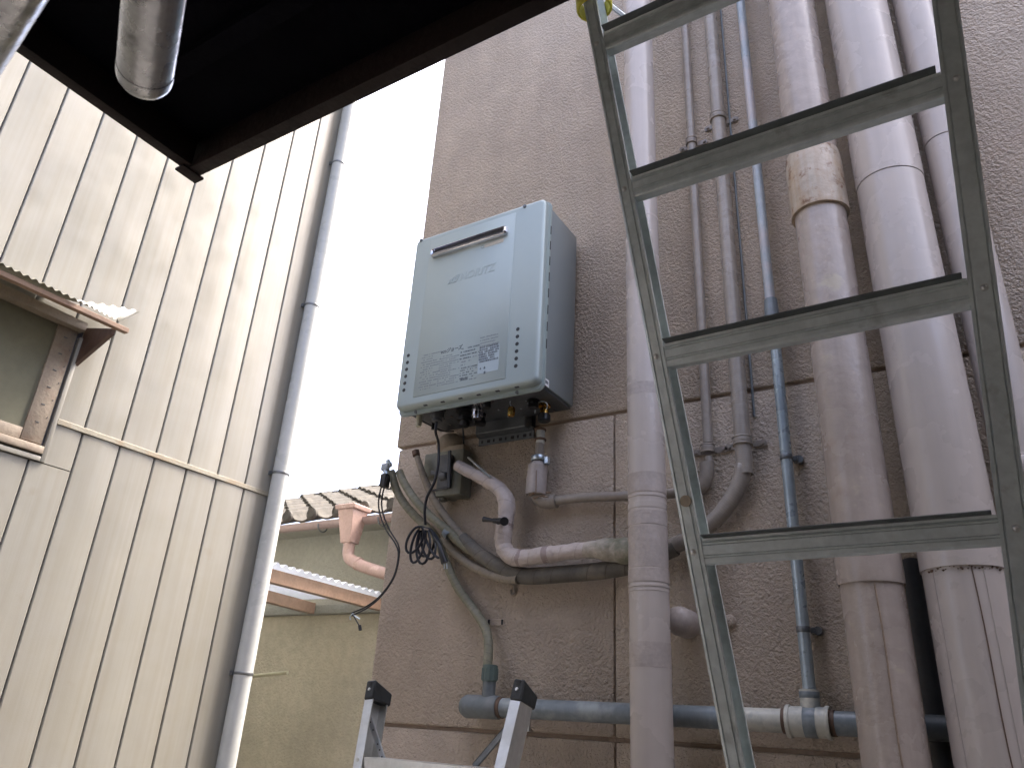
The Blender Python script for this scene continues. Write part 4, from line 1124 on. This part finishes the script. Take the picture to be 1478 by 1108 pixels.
# old screw plate
a = PY(702, 893, YW - .002); b = PY(727, 903, YW - .002)
T = thing('switch_plate', a, 'small painted over bracket with two dark screw holes above the grey tee', 'bracket')
bm = bmesh.new(); box(bm, (a.x, YW - .004, b.z), (b.x, YW + .004, a.z), .002, 1); obj('plate', bm, 'stucco', T)
for u in (706, 725):
    q = PY(u, 897, YW - .003); bm = bmesh.new(); box(bm, (q.x - .0032, YW - .0055, q.z - .007), (q.x + .0032, YW - .003, q.z + .006), .001, 1); obj('screw_hole', bm, 'black', T)
q = PY(1330, 900, 1.715)
bm = bmesh.new(); tube(bm, [(q.x, 1.715, .02), (q.x, 1.715, q.z), (q.x, 1.722, q.z + .03), (q.x, YW + .01, q.z + .045)], .019, 18, .02)
tag(obj('drain_pipe', bm, 'boxd'), 'dark drain pipe leaving the wall low between the two thickest pipes', 'pipe')

# ------------------------------------------------------------------ tall ladder
LO = Vector((-.1571, 1.0357, .2555 + EYE))
LU = Vector((1.0, -.0031, .009)).normalized()
LN = Vector((.0014, .9819, .1896)).normalized()
LV = Vector((-.0095, -.1895, .9818)).normalized()
LS, LW, LT = .2943, .36, .0467
def LP(j, s, du=0., dn=0., dv=0.):
    return LO + LU * (s * (LW + LT * j) / 2 + du) + LN * dn + LV * (j * LS + dv)
jb = -5.88; jt = 3.45
T = thing('ladder', (LO.x, LO.y + .3, 0), 'tall weathered aluminium ladder in front of the pink wall pipes', 'ladder')
def rail(s, fw, m='alu'):
    bm = bmesh.new()
    d = .052; tk = .0022; o_ = s * 1.0
    # channel opening inwards; x measured outwards from the tread end
    pr = [(-.0005, 0), (.0036, 0), (.0042, .0019), (.0052, .0019), (.0058, 0), (fw - .0058, 0), (fw - .0052, .0019), (fw - .0042, .0019), (fw - .0036, 0), (fw, .0005), (fw, d), (0, d), (0, d - .005), (.0018, d - .005), (.0018, d - tk), (fw - tk, d - tk), (fw - tk, tk), (.0015, tk), (.0015, .006), (-.0005, .006)]
    a, b = LP(jb, s), LP(jt, s)
    extrude_prof(bm, [(x * s, y) for x, y in pr], a, b, LU, LN)
    return obj('rail', bm, m, T, angle=20)
rl = rail(-1, .0235); rr = rail(1, .0305)
for j in range(-5, 4):
    bm = bmesh.new()
    pr = [(.0, .0), (.0012, -.0035), (0, -.005), (.0017, -.0056), (0, -.0062), (0, -.0085), (.0018, -.0091), (0, -.0097), (0, -.0225), (.0018, -.0231), (0, -.0237), (0, -.026), (.0018, -.0266), (0, -.0272), (0, -.0335), (.0015, -.0365), (.022, -.0365), (.022, -.0345), (.003, -.0345), (.003, -.003), (.046, -.003), (.046, .0)]
    a, b = LP(j, -1, .0022, 0, -.014 * (j < 0)), LP(j, 1, -.0012, 0, -.014 * (j < 0))
    extrude_prof(bm, pr, a + LN * .001, b + LN * .001, LN, LV)
    tr = obj('tread', bm, 'alu', T, angle=20)
    if j < 0: continue
    bm = bmesh.new()
    a, b = LP(j, -1, .005), LP(j, 1, -.006)
    extrude_prof(bm, [(.003, .0004), (-.0105, .0026), (-.0122, .0034), (-.0120, .0046), (-.0095, .0054), (.006, .0045), (.008, .0004)], a, b, LN, LV)
    obj('tread_lip', bm, 'lip', tr, angle=50)
    for s, fw in ((-1, .0235), (1, .0305)):
        q = LP(j, s, s * fw * .5, 0, -.0175)
        bm = bmesh.new(); ringband(bm, q, LN, .0040, .0009, .0016, 16); dome(bm, q, .0040, -LN, .55, 14, 4)
        obj('rivet', bm, 'alulight', T)
for s, fw in ((-1, .0235), (1, .0305)):
    bm = bmesh.new(); c = LP(jb, s, s * fw / 2, .026)
    box(bm, (c.x - .03, c.y - .04, 0.001), (c.x + .03, c.y + .04, .05), .006); obj('foot', bm, 'rubber', T)
bm = bmesh.new(); q = LP(3.31, -1, -.0235 / 2, .025)
ringband(bm, q, LV, .028, .005, .030, 20)
obj('yellow_strap', bm, 'yellow', T)
bm = bmesh.new(); beam(bm, PY(866, -4, .925), PY(912, 32, .955), .010, .003, up=(0, 1, 0)); obj('brace', bm, 'zinc', T)
bm = bmesh.new(); q = PY(990, 716, 1.042); cyl(bm, LP(.185, -1, -.0095, -.0022), LP(.185, -1, -.0095, .001), .0083, 20); obj('round_label', bm, 'putty', T)

# ------------------------------------------------------------------ small stepladder below
T = thing('stepladder', (-1.0, 1.3, 0), 'small aluminium stepladder with black rubber top caps at the wall corner', 'stepladder')
YS = 1.33
def srail(u0, v0, u1, v1, side):
    a = PY(u0, v0, YS); b = PY(u1, v1, YS - .03)
    d = (b - a).normalized()
    bot = a + d * ((a.z) / -d.z)
    ux = Vector((1, 0, 0)); uy = (Vector((0, 1, 0)) - d * d.y).normalized()
    ux = (ux - d * d.x).normalized()
    bm = bmesh.new()
    w_, dp = .022, .050
    pr = [(0, 0), (w_, 0), (w_, .003), (.003, .003), (.003, dp - .003), (w_, dp - .003), (w_, dp), (0, dp)] if side < 0 else [(0, 0), (w_, 0), (w_, dp), (0, dp), (0, dp - .003), (w_ - .003, dp - .003), (w_ - .003, .003), (0, .003)]
    extrude_prof(bm, pr, a, bot, ux, uy)
    obj('rail', bm, 'alulight', T, angle=20)
    # cap
    bm = bmesh.new()
    up = -d
    A0 = a + ux * -.002 - uy * .003 - up * .012
    wq = w_ + .004
    l0 = [A0, A0 + ux * wq, A0 + ux * wq + uy * (dp + .012), A0 + uy * (dp + .012)]
    l1 = [p + up * (.040 if i in (0, 1) else .026) for i, p in enumerate(l0)]
    hexa(bm, l0 + l1, .003)
    cap = obj('rubber_cap', bm, 'rubber', T)
    bm = bmesh.new(); c = A0 + ux * wq * .5 + up * .020 - uy * .0005; cyl(bm, c + uy * .002, c - uy * .0025, .0034, 12, bev=.0008)
    obj('cap_screw', bm, 'alulight', cap)
    bm = bmesh.new(); c2 = A0 + ux * wq * .5 + up * .030 - uy * .0002; box(bm, (c2.x - .004, c2.y - .001, c2.z - .003), (c2.x + .004, c2.y + .004, c2.z + .006)); obj('cap_recess', bm, 'black', cap)
    return a, d
a1, d1 = srail(528, 1001, 509, 1108, -1)
a2, d2 = srail(739, 1000, 713, 1108, 1)
for k in range(6):
    z = PY(600, 1099, YS - .03).z - k * .245
    pa = a1 + d1 * ((a1.z - z) / -d1.z); pb = a2 + d2 * ((a2.z - z) / -d2.z)
    bm = bmesh.new(); extrude_prof(bm, [(.002, 0), (.046, 0), (.046, -.003), (.005, -.003), (.005, -.022), (.002, -.022)], (pa.x + .0225, pa.y, pa.z), (pb.x - .0005, pb.y, pb.z), (0, 1, 0), (0, 0, 1))
    obj('tread', bm, 'alulight', T, angle=20)
    bm = bmesh.new()
    for p, o_ in ((pa, .009), (pb, .012)): cyl(bm, (p.x + o_, p.y - .003, p.z - .006), (p.x + o_, p.y + .002, p.z - .006), .0045, 12, bev=.001)
    obj('rivet', bm, 'alulight', T)
def brace(u0, v0, u1, v1, y0, y1, m, holes):
    a, b = PY(u0, v0, y0), PY(u1, v1, y1)
    bm = bmesh.new(); beam(bm, a, b, .0125, .002, up=(0, 1, 0)); o = obj('brace', bm, m, T)
    if holes:
        bm = bmesh.new()
        for f in (.12, .3, .62, .75, .9):
            c = a.lerp(b, f); cyl(bm, c - Vector((0, .0018, 0)), c + Vector((0, .0005, 0)), .0017, 8)
        obj('brace_holes', bm, 'black', o)
brace(533, 1034, 554, 1098, YS + .01, YS + .01, 'bluepale', True)
brace(730, 1052, 684, 1106, YS + .02, YS + .02, 'dzinc', False)
for s, (a, d) in ((0, (a1, d1)), (1, (a2, d2))):
    bm = bmesh.new(); t_ = a + Vector((.011, .0, -.24)); b_ = Vector((a.x + .0, 1.66, 0.02))
    beam(bm, t_ + Vector((0, .035, 0)), b_, .022, .02, up=(1, 0, 0)); obj('rear_leg', bm, 'alulight', T)
